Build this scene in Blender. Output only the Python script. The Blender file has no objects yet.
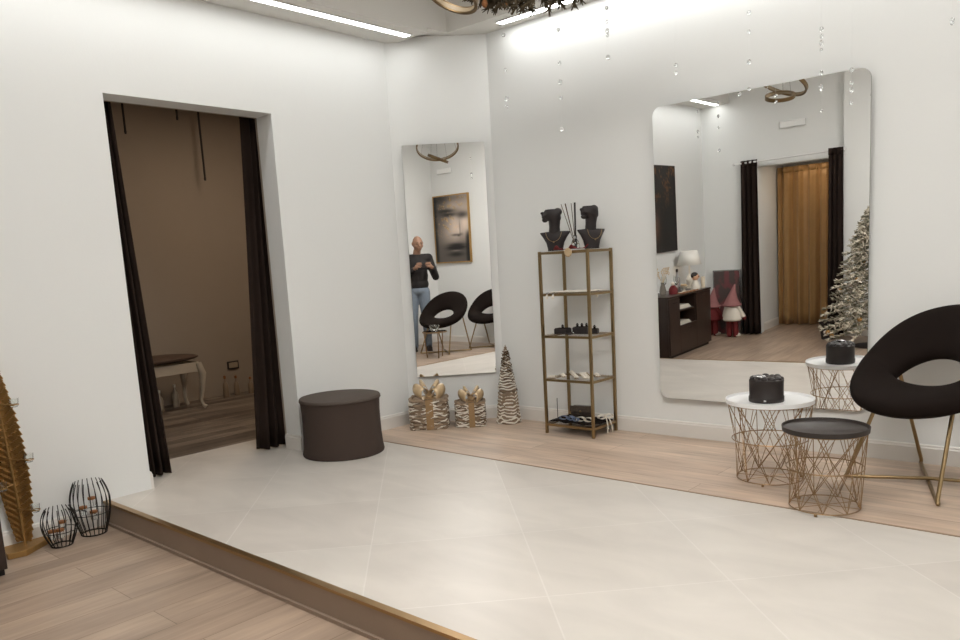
import bpy, bmesh, math, random
from mathutils import Vector, Matrix, noise
random.seed(7)
PI = math.pi
scene = bpy.context.scene
COL = scene.collection

# ------------------------------------------------------------------ camera, world, exposure
cam_data = bpy.data.cameras.new('camera')
cam = bpy.data.objects.new('camera', cam_data)
COL.objects.link(cam)
_yaw, _pitch, _roll = math.radians(42.4777), math.radians(8.6967), math.radians(-3.2474)
_F = Vector((-math.sin(_yaw) * math.cos(_pitch), math.cos(_yaw) * math.cos(_pitch), -math.sin(_pitch)))
_r0 = Vector((math.cos(_yaw), math.sin(_yaw), 0))
_u0 = _r0.cross(_F)
_R = _r0 * math.cos(_roll) + _u0 * math.sin(_roll)
_U = -_r0 * math.sin(_roll) + _u0 * math.cos(_roll)
cam.matrix_world = Matrix(((_R.x, _U.x, -_F.x, 0), (_R.y, _U.y, -_F.y, 0), (_R.z, _U.z, -_F.z, 1.17), (0, 0, 0, 1)))
cam_data.sensor_width = 36
cam_data.lens = 770.13 / 960 * 36
cam_data.shift_y = 64.5 / 960
cam_data.clip_start = 0.02
scene.camera = cam

world = bpy.data.worlds.new('world')
scene.world = world
world.use_nodes = True
world.node_tree.nodes['Background'].inputs[0].default_value = (1, .97, .93, 1)
world.node_tree.nodes['Background'].inputs[1].default_value = 0.0

scene.view_settings.view_transform = 'Standard'
scene.view_settings.look = 'None'
scene.view_settings.gamma = 1
scene.view_settings.use_curve_mapping = False
scene.view_settings.exposure = 0.34

LED_LEFT, LED_RIGHT, PANEL_FILL, FITTING_FILL, HALL_FILL = 10.5, 14.0, 7.6, 27.0, 5.0  # soffit strips first, then strengths of the added fill panels

# ------------------------------------------------------------------ room dimensions (metres; tiled stage at z = 0)
XL, YR, STEP = -4.37, 4.502, 0.129
YE, YT, YW, XR = 1.649, 3.42, -1.05, 1.15
def yw(x): return YR + (x + 2.3) * math.tan(math.radians(1.0))   # mirror wall runs one degree off square
PA, PB = Vector((XL, 3.955, 0)), Vector((-3.845, yw(-3.845), 0))
ZS, ZC, ZF = 2.83, 3.3, -STEP

# ------------------------------------------------------------------ colour and materials
def C(h):
    h = h.lstrip('#')
    o = []
    for i in (0, 2, 4):
        v = int(h[i:i + 2], 16) / 255
        o.append(v / 12.92 if v <= .04045 else ((v + .055) / 1.055) ** 2.4)
    return (*o, 1)

def mat(name, col, rough=.6, metal=0., var=.06, vscale=8., bump=0., bscale=60., spec=.5, sheen=0., trans=0., coat=0.):
    m = bpy.data.materials.new(name); m.use_nodes = True
    nt = m.node_tree; b = nt.nodes['Principled BSDF']
    c = C(col) if isinstance(col, str) else col
    b.inputs['Roughness'].default_value = rough
    b.inputs['Metallic'].default_value = metal
    b.inputs['Specular IOR Level'].default_value = spec
    b.inputs['Sheen Weight'].default_value = sheen
    b.inputs['Transmission Weight'].default_value = trans
    b.inputs['Coat Weight'].default_value = coat
    tc = nt.nodes.new('ShaderNodeTexCoord')
    n = nt.nodes.new('ShaderNodeTexNoise'); n.inputs['Scale'].default_value = vscale; n.inputs['Detail'].default_value = 4
    nt.links.new(tc.outputs['Object'], n.inputs['Vector'])
    r = nt.nodes.new('ShaderNodeMapRange')
    r.inputs[3].default_value = 1 - var; r.inputs[4].default_value = 1 + var
    nt.links.new(n.outputs['Fac'], r.inputs[0])
    mx = nt.nodes.new('ShaderNodeMix'); mx.data_type = 'RGBA'; mx.blend_type = 'MULTIPLY'
    mx.inputs[0].default_value = 1; mx.inputs[6].default_value = c
    nt.links.new(r.outputs[0], mx.inputs[7])
    nt.links.new(mx.outputs[2], b.inputs['Base Color'])
    if bump:
        n2 = nt.nodes.new('ShaderNodeTexNoise'); n2.inputs['Scale'].default_value = bscale
        nt.links.new(tc.outputs['Object'], n2.inputs['Vector'])
        bp = nt.nodes.new('ShaderNodeBump'); bp.inputs['Strength'].default_value = bump; bp.inputs['Distance'].default_value = .01
        nt.links.new(n2.outputs['Fac'], bp.inputs['Height'])
        nt.links.new(bp.outputs[0], b.inputs['Normal'])
    return m

def glow(name, col, strength):
    m = bpy.data.materials.new(name); m.use_nodes = True
    b = m.node_tree.nodes['Principled BSDF']
    b.inputs['Base Color'].default_value = C(col)
    b.inputs['Emission Color'].default_value = C(col)
    b.inputs['Emission Strength'].default_value = strength
    return m

def plank_mat(name, c1, c2, seam, rot, pw=.19, pl=1.25, rough=.42, dark=.0):
    m = bpy.data.materials.new(name); m.use_nodes = True
    nt = m.node_tree; b = nt.nodes['Principled BSDF']
    tc = nt.nodes.new('ShaderNodeTexCoord'); mp = nt.nodes.new('ShaderNodeMapping')
    mp.inputs['Rotation'].default_value = (0, 0, rot)
    nt.links.new(tc.outputs['Object'], mp.inputs[0])
    br = nt.nodes.new('ShaderNodeTexBrick')
    br.inputs['Color1'].default_value = C(c1); br.inputs['Color2'].default_value = C(c2); br.inputs['Mortar'].default_value = C(seam)
    br.inputs['Scale'].default_value = 1; br.inputs['Mortar Size'].default_value = .0016
    br.inputs['Brick Width'].default_value = pl; br.inputs['Row Height'].default_value = pw
    br.offset = .37
    nt.links.new(mp.outputs[0], br.inputs['Vector'])
    mp2 = nt.nodes.new('ShaderNodeMapping'); mp2.inputs['Scale'].default_value = (2.2, 26, 1)
    nt.links.new(mp.outputs[0], mp2.inputs[0])
    n = nt.nodes.new('ShaderNodeTexNoise'); n.inputs['Scale'].default_value = 1.; n.inputs['Detail'].default_value = 6; n.inputs['Distortion'].default_value = .8
    nt.links.new(mp2.outputs[0], n.inputs['Vector'])
    mp3 = nt.nodes.new('ShaderNodeMapping'); mp3.inputs['Scale'].default_value = (1.3, 5, 1)
    nt.links.new(mp.outputs[0], mp3.inputs[0])
    n3 = nt.nodes.new('ShaderNodeTexNoise'); n3.inputs['Scale'].default_value = 1.4; n3.inputs['Detail'].default_value = 3
    nt.links.new(mp3.outputs[0], n3.inputs['Vector'])
    ad = nt.nodes.new('ShaderNodeMath'); ad.operation = 'ADD'
    nt.links.new(n.outputs['Fac'], ad.inputs[0]); nt.links.new(n3.outputs['Fac'], ad.inputs[1])
    r = nt.nodes.new('ShaderNodeMapRange'); r.inputs[1].default_value = .65; r.inputs[2].default_value = 1.35
    r.inputs[3].default_value = .66 - dark; r.inputs[4].default_value = 1.17 + dark
    nt.links.new(ad.outputs[0], r.inputs[0])
    mx = nt.nodes.new('ShaderNodeMix'); mx.data_type = 'RGBA'; mx.blend_type = 'MULTIPLY'; mx.inputs[0].default_value = 1
    nt.links.new(br.outputs['Color'], mx.inputs[6]); nt.links.new(r.outputs[0], mx.inputs[7])
    nt.links.new(mx.outputs[2], b.inputs['Base Color'])
    b.inputs['Roughness'].default_value = rough
    return m

def tile_mat():
    m = bpy.data.materials.new('cream_tile'); m.use_nodes = True
    nt = m.node_tree; b = nt.nodes['Principled BSDF']
    tc = nt.nodes.new('ShaderNodeTexCoord'); mp = nt.nodes.new('ShaderNodeMapping')
    mp.vector_type = 'TEXTURE'
    a = math.radians(46.5)
    # grid origin at u = .38, v = 2.57 along the rotated axes
    ox = .38 * math.cos(a) - 2.57 * math.sin(a); oy = .38 * math.sin(a) + 2.57 * math.cos(a)
    mp.inputs['Location'].default_value = (ox, oy, 0); mp.inputs['Rotation'].default_value = (0, 0, a)
    nt.links.new(tc.outputs['Object'], mp.inputs[0])
    br = nt.nodes.new('ShaderNodeTexBrick'); br.offset = 0
    br.inputs['Color1'].default_value = C('#c8c2ba'); br.inputs['Color2'].default_value = C('#c3bcb4'); br.inputs['Mortar'].default_value = C('#cfc9c2')
    br.inputs['Scale'].default_value = 1; br.inputs['Mortar Size'].default_value = .0035; br.inputs['Mortar Smooth'].default_value = .3
    br.inputs['Brick Width'].default_value = .664; br.inputs['Row Height'].default_value = .672
    nt.links.new(mp.outputs[0], br.inputs['Vector'])
    n = nt.nodes.new('ShaderNodeTexNoise'); n.inputs['Scale'].default_value = 2.2; n.inputs['Detail'].default_value = 7; n.inputs['Distortion'].default_value = .6
    mp2 = nt.nodes.new('ShaderNodeMapping'); mp2.inputs['Scale'].default_value = (1, 2.2, 1); mp2.inputs['Rotation'].default_value = (0, 0, .6)
    nt.links.new(tc.outputs['Object'], mp2.inputs[0]); nt.links.new(mp2.outputs[0], n.inputs['Vector'])
    r = nt.nodes.new('ShaderNodeMapRange'); r.inputs[1].default_value = .3; r.inputs[2].default_value = .7
    r.inputs[3].default_value = .9; r.inputs[4].default_value = 1.05
    nt.links.new(n.outputs['Fac'], r.inputs[0])
    mx = nt.nodes.new('ShaderNodeMix'); mx.data_type = 'RGBA'; mx.blend_type = 'MULTIPLY'; mx.inputs[0].default_value = 1
    nt.links.new(br.outputs['Color'], mx.inputs[6]); nt.links.new(r.outputs[0], mx.inputs[7])
    nt.links.new(mx.outputs[2], b.inputs['Base Color'])
    b.inputs['Roughness'].default_value = .38
    bp = nt.nodes.new('ShaderNodeBump'); bp.inputs['Strength'].default_value = .25; bp.inputs['Distance'].default_value = .002; bp.invert = True
    nt.links.new(br.outputs['Fac'], bp.inputs['Height']); nt.links.new(bp.outputs[0], b.inputs['Normal'])
    return m

def attr_mat(name, rough=.6, metal=0.):
    m = bpy.data.materials.new(name); m.use_nodes = True
    nt = m.node_tree; b = nt.nodes['Principled BSDF']
    a = nt.nodes.new('ShaderNodeVertexColor'); a.layer_name = 'Col'
    nt.links.new(a.outputs[0], b.inputs['Base Color'])
    b.inputs['Roughness'].default_value = rough; b.inputs['Metallic'].default_value = metal
    return m

WALL = mat('white_plaster', '#e2e3e1', .75, var=.012, vscale=1.5, bump=.03, bscale=90)
CEIL = mat('ceiling_paint', '#d9d7d2', .85, var=.01)
BASEB = mat('baseboard_paint', '#dcd8d2', .4, var=.01)
TILE = tile_mat()
WOOD_STAGE = plank_mat('stage_oak_planks', '#cdb7a3', '#bda692', '#937d6a', math.radians(-1.0))
WOOD_LOWER = plank_mat('lower_oak_planks', '#b09b88', '#a08b79', '#7a6757', PI / 2, pw=.2)
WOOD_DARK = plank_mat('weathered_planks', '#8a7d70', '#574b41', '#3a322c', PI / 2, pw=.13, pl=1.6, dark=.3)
RISER = mat('riser_board', '#9b8878', .6, var=.08, vscale=5)
BRASS_EDGE = mat('step_edge_brass', '#a88a62', .35, 1.)
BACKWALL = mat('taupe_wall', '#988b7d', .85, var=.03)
MIRROR = mat('mirror_silver', (.93, .93, .92, 1), 0.0, 1., var=0.)
MIRROR_EDGE = mat('mirror_edge_glass', '#8b867c', .2, .3, var=.0)
BRASS = mat('brushed_brass', '#998361', .32, 1., var=.08, vscale=30)
GOLD = mat('gold_wire', '#9a7f60', .35, 1., var=.05)
GOLD_LEAF = mat('antique_gold', '#a8834f', .5, .6, var=.18, vscale=25, bump=.2, bscale=50)
GLASS = mat('clear_glass', (.95, .97, .96, 1), .03, var=0., trans=1.)
SHELF_GLASS = mat('smoked_shelf_glass', (.97, .96, .94, 1), .02, var=0., trans=1.)
SHELF_GLASS.node_tree.nodes['Principled BSDF'].inputs['Alpha'].default_value = .16
BLACK_CLOTH = mat('black_curtain_cloth', '#2c221d', .95, var=.15, vscale=20, spec=.15)
VELVET = mat('black_velvet', '#170f0b', .9, var=.2, vscale=14, spec=.15)
POUF_CLOTH = mat('charcoal_stretch_cloth', '#3e312a', .9, var=.06, bump=.15, bscale=400)
WHITE_METAL = mat('white_enamel', '#e9e9e8', .3, var=.01)
BLACK_METAL = mat('black_enamel', '#2c2420', .5, var=.03)
BLACK_WIRE = mat('black_wire', '#1d1916', .45, .4, var=.05)
RAFFIA = mat('brown_raffia', '#8a7763', .9, var=.5, vscale=34, bump=.8, bscale=60)
TWIG = mat('brown_twig', '#54412f', .9, var=.4, vscale=40, bump=.6, bscale=90)
SNOW = mat('frosted_tip', '#e0d9cd', .9, var=.2, vscale=40)
RIBBON = mat('burlap_ribbon', '#9c7d57', .6, .15, var=.15, vscale=80, bump=.4, bscale=500)
SATIN = mat('champagne_ribbon', '#c9b08c', .35, .35, var=.08, vscale=40)
BUST_BLACK = mat('matte_black_resin', '#231c1c', .65, var=.08)
DARKWOOD = mat('dark_brown_lacquer', '#2f211b', .35, var=.15, vscale=6)
RED = mat('dark_red_velvet', '#6b191c', .75, var=.2, vscale=30)
CLEAR_BEAD = mat('crystal', (.9, .92, .92, 1), .02, var=0., trans=.85)
NYLON = mat('nylon_thread', '#cfcfcc', .3, trans=.6)
CORK = mat('cork_brown', '#8a5a34', .8, var=.2, vscale=60)
WAX = mat('candle_wax', '#e2d7c3', .5)
PEARL = mat('pearl_white', '#e4ddd0', .3, var=.05)
SILVER = mat('silver', '#b8b8b8', .25, 1.)
CREAM = mat('cream_lace', '#e6dfd2', .85, var=.1, vscale=120, bump=.4, bscale=300)

# ------------------------------------------------------------------ mesh builder
class B:
    def __init__(s): s.bm = bmesh.new()
    def box(s, c, d, rot=None):
        M = Matrix.Translation(Vector(c)) @ (rot.to_4x4() if rot else Matrix()) @ Matrix.Diagonal((d[0], d[1], d[2], 1))
        bmesh.ops.create_cube(s.bm, size=1, matrix=M); return s
    def b2(s, a, b):
        return s.box([(a[i] + b[i]) / 2 for i in range(3)], [abs(b[i] - a[i]) for i in range(3)])
    def prism(s, poly, z0, z1):
        lo = [s.bm.verts.new((p[0], p[1], z0)) for p in poly]; hi = [s.bm.verts.new((p[0], p[1], z1)) for p in poly]
        n = len(poly)
        s.bm.faces.new(lo[::-1]); s.bm.faces.new(hi)
        for i in range(n): s.bm.faces.new((lo[i], lo[(i + 1) % n], hi[(i + 1) % n], hi[i]))
        return s
    def tube(s, pts, r, closed=False, seg=8, caps=True):
        pts = [Vector(p) for p in pts]; n = len(pts)
        rr = r if isinstance(r, (list, tuple)) else [r] * n
        rings = []; up = None
        for i, p in enumerate(pts):
            if closed: t = pts[(i + 1) % n] - pts[i - 1]
            else: t = pts[min(i + 1, n - 1)] - pts[max(i - 1, 0)]
            t = t.normalized() if t.length > 1e-9 else Vector((0, 0, 1))
            if up is None: up = Vector((0, 0, 1)) if abs(t.z) < .9 else Vector((1, 0, 0))
            a = t.cross(up)
            if a.length < 1e-5: a = t.cross(Vector((1, .3, 0)))
            a.normalize(); b = a.cross(t).normalized(); up = b
            rings.append([s.bm.verts.new(p + (a * math.cos(2 * PI * k / seg) + b * math.sin(2 * PI * k / seg)) * rr[i]) for k in range(seg)])
        for i in range(n if closed else n - 1):
            A, Bq = rings[i], rings[(i + 1) % n]
            for k in range(seg):
                s.bm.faces.new((A[k], A[(k + 1) % seg], Bq[(k + 1) % seg], Bq[k]))
        if caps and not closed:
            s.bm.faces.new(rings[0][::-1]); s.bm.faces.new(rings[-1])
        return s
    def ring(s, c, R, r, seg=40, tilt=None, n=8):
        M = tilt or Matrix.Identity(3)
        return s.tube([Vector(c) + M @ Vector((R * math.cos(2 * PI * i / seg), R * math.sin(2 * PI * i / seg), 0)) for i in range(seg)], r, True, n)
    def loft(s, secs, seg=24, cap=True):
        """secs: (centre, rx, ry) elliptical rings stacked in z"""
        rings = []
        for c, rx, ry in secs:
            rings.append([s.bm.verts.new((c[0] + rx * math.cos(2 * PI * k / seg), c[1] + ry * math.sin(2 * PI * k / seg), c[2])) for k in range(seg)])
        for i in range(len(rings) - 1):
            A, Q = rings[i], rings[i + 1]
            for k in range(seg): s.bm.faces.new((A[k], A[(k + 1) % seg], Q[(k + 1) % seg], Q[k]))
        if cap:
            s.bm.faces.new(rings[0][::-1]); s.bm.faces.new(rings[-1])
        return s
    def lathe(s, prof, c=(0, 0, 0), seg=28, cap=True):
        return s.loft([((c[0], c[1], c[2] + z), max(r, 1e-4), max(r, 1e-4)) for r, z in prof], seg, cap)
    def ball(s, c, r, sc=(1, 1, 1), u=14, v=10, rot=None):
        M = Matrix.Translation(Vector(c)) @ (rot.to_4x4() if rot else Matrix()) @ Matrix.Diagonal((r * sc[0], r * sc[1], r * sc[2], 1))
        bmesh.ops.create_uvsphere(s.bm, u_segments=u, v_segments=v, radius=1, matrix=M); return s
    def capsule(s, a, b, ra, rb, seg=12):
        a, b = Vector(a), Vector(b)
        s.tube([a, b], [ra, rb], seg=seg)
        s.ball(a, ra, u=seg, v=8); s.ball(b, rb, u=seg, v=8); return s
    def grid(s, fn, nu, nv, cu=False, cv=False):
        V = [[s.bm.verts.new(fn(i / (nu if cu else nu - 1), j / (nv if cv else nv - 1))) for j in range(nv)] for i in range(nu)]
        for i in range(nu if cu else nu - 1):
            for j in range(nv if cv else nv - 1):
                s.bm.faces.new((V[i][j], V[(i + 1) % nu][j], V[(i + 1) % nu][(j + 1) % nv], V[i][(j + 1) % nv]))
        return s
    def obj(s, name, m, parent=None, smooth=True, bevel=0., solid=0., sub=0, label=None, recalc=True):
        if recalc: bmesh.ops.recalc_face_normals(s.bm, faces=s.bm.faces[:])
        me = bpy.data.meshes.new(name); s.bm.to_mesh(me); s.bm.free()
        me.materials.append(m)
        if smooth:
            me.polygons.foreach_set('use_smooth', [True] * len(me.polygons))
            me.set_sharp_from_angle(angle=math.radians(42))
        o = bpy.data.objects.new(name, me); COL.objects.link(o)
        if parent: o.parent = parent
        if solid:
            q = o.modifiers.new('thickness', 'SOLIDIFY'); q.thickness = solid; q.offset = 0
        if bevel:
            q = o.modifiers.new('bevel', 'BEVEL'); q.width = bevel; q.segments = 2; q.limit_method = 'ANGLE'; q.angle_limit = math.radians(50)
        if sub:
            q = o.modifiers.new('sub', 'SUBSURF'); q.levels = sub; q.render_levels = sub
        if label: o['label'] = label
        return o

def thing(name, label, cat, loc=(0, 0, 0), rz=0., group=None):
    o = bpy.data.objects.new(name, None); COL.objects.link(o)
    o.empty_display_size = .05
    o.location = loc; o.rotation_euler = (0, 0, rz)
    o['label'] = label; o['category'] = cat
    if group: o['group'] = group
    return o
def tag(o, label, cat, group=None):
    o['label'] = label; o['category'] = cat
    if group: o['group'] = group
    return o
def struct(o): o['kind'] = 'structure'; return o
def dup(root, label, loc=None, rz=None, group=None):
    r = root.copy(); COL.objects.link(r)
    if loc is not None: r.location = loc
    if rz is not None: r.rotation_euler = (0, 0, rz)
    r['label'] = label
    if group: r['group'] = group
    for ch in list(root.children):
        c = ch.copy(); COL.objects.link(c); c.parent = r
        for g in list(ch.children):
            d = g.copy(); COL.objects.link(d); d.parent = c
    return r

# ------------------------------------------------------------------ room shell
T = .17
# left wall with doorway Y 1.90..2.95, top 2.20
D0, D1, DT = 1.900, 2.948, 2.207
b = B()
b.b2((XL - T, YW - T, ZF), (XL, D0, ZC)); b.b2((XL - T, D1, ZF), (XL, 3.955, ZC)); b.b2((XL - T, D0, DT), (XL, D1, ZC))
struct(b.obj('wall_left', WALL, smooth=False))
nrm = Vector((-(PB - PA).y, (PB - PA).x, 0)).normalized()
b = B(); b.prism([PA, PA + nrm * T, PB + nrm * T, PB], ZF, ZC); struct(b.obj('wall_corner', WALL, smooth=False))
b = B(); b.prism([PB, (PB.x, PB.y + T), (XR + T, yw(XR) + T), (XR + T, yw(XR + T))], ZF, ZC); struct(b.obj('wall_right', WALL, smooth=False))
b = B(); b.b2((XR, YW - T, ZF), (XR + T, yw(XR) - .002, ZC)); struct(b.obj('wall_end', WALL, smooth=False))
# opposite wall with curtained doorway X -3.66..-2.75 top 1.97 and a short hall behind
O0, O1, OT = -3.66, -2.75, 1.985
b = B()
b.b2((XL, YW - T, ZF), (O0, YW, ZC)); b.b2((O1, YW - T, ZF), (XR, YW, ZC)); b.b2((O0, YW - T, OT), (O1, YW, ZC))
b.b2((-2.62, YW, ZF), (XR, YW + .12, ZC))
struct(b.obj('wall_opposite', WALL, smooth=False))
b = B()
b.b2((O0 - .25, -2.25, ZF), (O0 - .05, YW - T, 2.1)); b.b2((O1 + .05, -2.25, ZF), (O1 + .25, YW - T, 2.1)); b.b2((O0 - .25, -2.4, ZF), (O1 + .25, -2.25, 2.1)); b.b2((O0 - .25, -2.4, 2.1), (O1 + .25, YW - T, 2.2))
struct(b.obj('wall_hall', WALL, smooth=False))
# fitting room behind the left doorway
b = B()
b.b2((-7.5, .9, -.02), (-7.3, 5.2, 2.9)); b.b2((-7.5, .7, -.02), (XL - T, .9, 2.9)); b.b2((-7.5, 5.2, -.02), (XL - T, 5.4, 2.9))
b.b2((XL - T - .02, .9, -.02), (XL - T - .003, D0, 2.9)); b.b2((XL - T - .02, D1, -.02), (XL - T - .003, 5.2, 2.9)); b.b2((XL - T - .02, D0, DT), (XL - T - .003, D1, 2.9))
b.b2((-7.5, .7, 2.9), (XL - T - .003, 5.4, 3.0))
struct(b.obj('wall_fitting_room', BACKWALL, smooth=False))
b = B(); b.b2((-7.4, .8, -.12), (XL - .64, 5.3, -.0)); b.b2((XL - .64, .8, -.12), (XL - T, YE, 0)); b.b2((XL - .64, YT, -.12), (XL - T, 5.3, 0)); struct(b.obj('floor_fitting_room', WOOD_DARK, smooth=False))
# floors
b = B(); b.b2((XL - .3, -2.4, ZF - .1), (XR + .2, YE - .02, ZF)); struct(b.obj('floor_lower', WOOD_LOWER, smooth=False))
b = B(); b.prism([(XL - .64, YE + .004), (XR, YE + .004), (XR, YT), (XL - .64, YT)], -.1, 0); struct(b.obj('floor_tile', TILE, smooth=False))
b = B(); b.prism([(XL - .1, YT), (XR, YT), (XR, yw(XR) + .1), (XL - .1, yw(XL) + .1)], -.1, .001); struct(b.obj('floor_stage_wood', WOOD_STAGE, smooth=False))
b = B(); b.b2((XL, YE - .022, ZF - .02), (XR, YE + .003, -.004)); struct(b.obj('trim_riser', RISER, smooth=False))
b = B(); b.b2((XL, YE - .026, -.011), (XR, YE + .006, .002)); struct(b.obj('trim_step_edge', BRASS_EDGE, smooth=False))
b = B(); b.b2((XL, YT - .004, 0), (XR, YT + .006, .003)); struct(b.obj('trim_floor_joint', mat('joint_strip', '#8d7760', .5), smooth=False))
b = B(); b.b2((XL + .0, YE - .034, ZF), (XR, YE - .022, ZF + .016)); struct(b.obj('trim_riser_foot', RISER, smooth=False))
# ceiling and the dropped soffits that carry the light strips
b = B(); b.b2((XL - T, YW - T, ZC), (XR + T, yw(XR) + T, ZC + .1)); struct(b.obj('ceiling', CEIL, smooth=False))
b = B(); b.b2((XL, YW, 2.80), (-4.00, 4.03, ZC)); struct(b.obj('ceiling_soffit_left', CEIL, smooth=False))
b = B(); b.prism([(XL, 4.03), (-4.0, 4.03), (-4.0, 4.23), (XR, 4.28), (XR, yw(XR)), (PB.x, PB.y), (XL, 3.96)], ZS, ZC); struct(b.obj('ceiling_soffit_right', CEIL, smooth=False))

# baseboards
BH, BT = .103, .016
def base_profile(name, a, c, side, z0=0.0):
    """skirting from a to c; side = unit vector into the room"""
    a, c, side = Vector((*a, 0)), Vector((*c, 0)), Vector((*side, 0))
    prof = [(0, 0), (BT, 0), (BT, BH - .018), (BT - .004, BH - .012), (BT - .005, BH - .004), (BT - .01, BH), (0, BH)]
    b = B(); rows = []
    for p in (a, c): rows.append([b.bm.verts.new(p + side * q + Vector((0, 0, z0 + h))) for q, h in prof])
    n = len(prof)
    for i in range(n): b.bm.faces.new((rows[0][i], rows[0][(i + 1) % n], rows[1][(i + 1) % n], rows[1][i]))
    b.bm.faces.new(rows[0]); b.bm.faces.new(rows[1][::-1])
    return struct(b.obj(name, BASEB, smooth=False))
base_profile('baseboard_left', (XL, D1), (XL, 3.955), (1, 0))
base_profile('baseboard_left_lower', (XL, YW), (XL, YE - .03), (1, 0), ZF)
base_profile('baseboard_corner', PA, PB, -nrm) if False else base_profile('baseboard_corner', PA.xy, PB.xy, (-nrm).xy)
base_profile('baseboard_right', (PB.x, PB.y), (XR, yw(XR)), (0.017, -1))
base_profile('baseboard_jamb', (XL + .014, D1), (XL - T, D1), (0, -1))
base_profile('baseboard_jamb_near', (XL + .0, D0), (XL - T, D0), (0, 1))
base_profile('baseboard_opposite', (XL, YW), (O0, YW), (0, 1), ZF)
base_profile('baseboard_opposite_end', (-2.62, YW + .12), (XR, YW + .12), (0, 1), ZF)
base_profile('baseboard_end', (XR, YW + .12), (XR, YE - .03), (-1, 0), ZF)
base_profile('baseboard_hall', (O0 - .05, YW - T), (O0 - .05, -2.25), (1, 0), ZF)

# ------------------------------------------------------------------ light strips
def led(name, label, a, c, z, strength, w=.062):
    a, c = Vector((*a, 0)), Vector((*c, 0)); d = (c - a).normalized(); s = Vector((-d.y, d.x, 0)) * w / 2
    t = thing(name, label, 'light strip', (a.x, a.y, z))
    q = [p - a for p in (a - s, a + s, c + s, c - s)]
    b = B(); b.prism(q, -.004, -.0005); b.obj('diffuser', glow('led_glow_' + name, '#fafbfa', strength), t, smooth=False)
    s2 = s * 1.35
    b = B(); b.prism([p - a for p in (a + s, a + s2, c + s2, c + s)], -.006, -.0005); b.prism([p - a for p in (a - s, a - s2, c - s2, c - s)], -.006, -.0005)
    b.obj('profile', WHITE_METAL, t, smooth=False)
led('led_strip', 'recessed white light strip under the soffit above the dark curtained doorway', (-4.135, YW + .06), (-4.135, 3.975), 2.80, LED_LEFT)
led('led_strip', 'recessed white light strip under the soffit above the big mirror wall', (-3.62, yw(-3.62) - .12), (XR - .1, yw(XR) - .12), ZS, LED_RIGHT)

def fill_panel(label, loc, sx, sy, strength, col='#fffcf8'):  # glowing panel with a frame, added as fill light
    t = thing('fill_panel', label, 'ceiling light', loc)
    b = B(); b.box((0, 0, -.02), (sx, sy, .006)); b.obj('diffuser', glow('fill_glow', col, strength), t, smooth=False)
    b = B()
    for q in (-1, 1): b.box((q * (sx / 2 + .012), 0, -.014), (.024, sy + .048, .028)); b.box((0, q * (sy / 2 + .012), -.014), (sx, .024, .028))
    b.obj('frame', WHITE_METAL, t, smooth=False)
fill_panel('wide white fill light panel added out of view high over the tiled stage', (-.9, 1.5, ZC), 2.4, 1.6, PANEL_FILL)  # added out of view to brighten the whole room
fill_panel('small warm fill light panel added inside the fitting room', (-5.6, 3.9, 2.9), .5, .5, FITTING_FILL, '#ffe9cf')  # added to lift the dim fitting room, no lamp known there
fill_panel('small warm fill light panel added in the hall behind the opposite doorway', (-3.2, -1.6, 2.1), .4, .25, HALL_FILL, '#ffe9cf')  # added fill so the gold curtain catches some light

# ------------------------------------------------------------------ mirrors
def rounded(w, h, r, n=10):
    pts = []
    for cx, cy, a0 in ((w / 2 - r, h / 2 - r, 0), (-w / 2 + r, h / 2 - r, 90), (-w / 2 + r, -h / 2 + r, 180), (w / 2 - r, -h / 2 + r, 270)):
        for k in range(n + 1):
            a = math.radians(a0 + 90 * k / n); pts.append((cx + r * math.cos(a), cy + r * math.sin(a)))
    return pts
def mirror(label, centre, w, h, r, azim, tilt, bulge=0.):
    """azim: heading of the wall normal (into the wall) left of +Y; tilt: top leans into the room"""
    n = Vector((-math.sin(azim), math.cos(azim), math.sin(tilt))).normalized()
    xa = Vector((math.cos(azim), math.sin(azim), 0)); za = xa.cross(n) if xa.cross(n).z > 0 else n.cross(xa)
    t = thing('wall_mirror', label, 'mirror', centre)
    M = Matrix((xa, n, za)).transposed()
    t.rotation_euler = M.to_euler()
    P = rounded(w, h, r) if r > 0 else [(w / 2, h / 2), (-w / 2, h / 2), (-w / 2, -h / 2), (w / 2, -h / 2)]
    b = B(); f = b.bm.faces.new([b.bm.verts.new((p[0], -.0002, p[1])) for p in P]); b.obj('mirror_glass', MIRROR, t, smooth=False)
    b = B(); lo = [b.bm.verts.new((p[0], 0, p[1])) for p in P]; hi = [b.bm.verts.new((p[0], .008, p[1])) for p in P]
    for i in range(len(P)): b.bm.faces.new((lo[i], lo[(i + 1) % len(P)], hi[(i + 1) % len(P)], hi[i]))
    b.bm.faces.new(hi); b.bm.faces.new(lo[::-1]); b.obj('backing', MIRROR_EDGE, t, smooth=False)
    return t
mirror('large wall mirror with rounded corners behind the white-topped table', (-1.862, 4.456, 1.165), 1.237, 1.815, .055, math.radians(2.0), math.radians(1.2))
_mc = (PA + PB) / 2
mirror('tall narrow frameless mirror in the corner above the wrapped gifts', (-4.0875 + .012, 4.2095 - .012, 1.2175), .605, 1.713, 0, math.radians(45.75), math.radians(.3))

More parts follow.
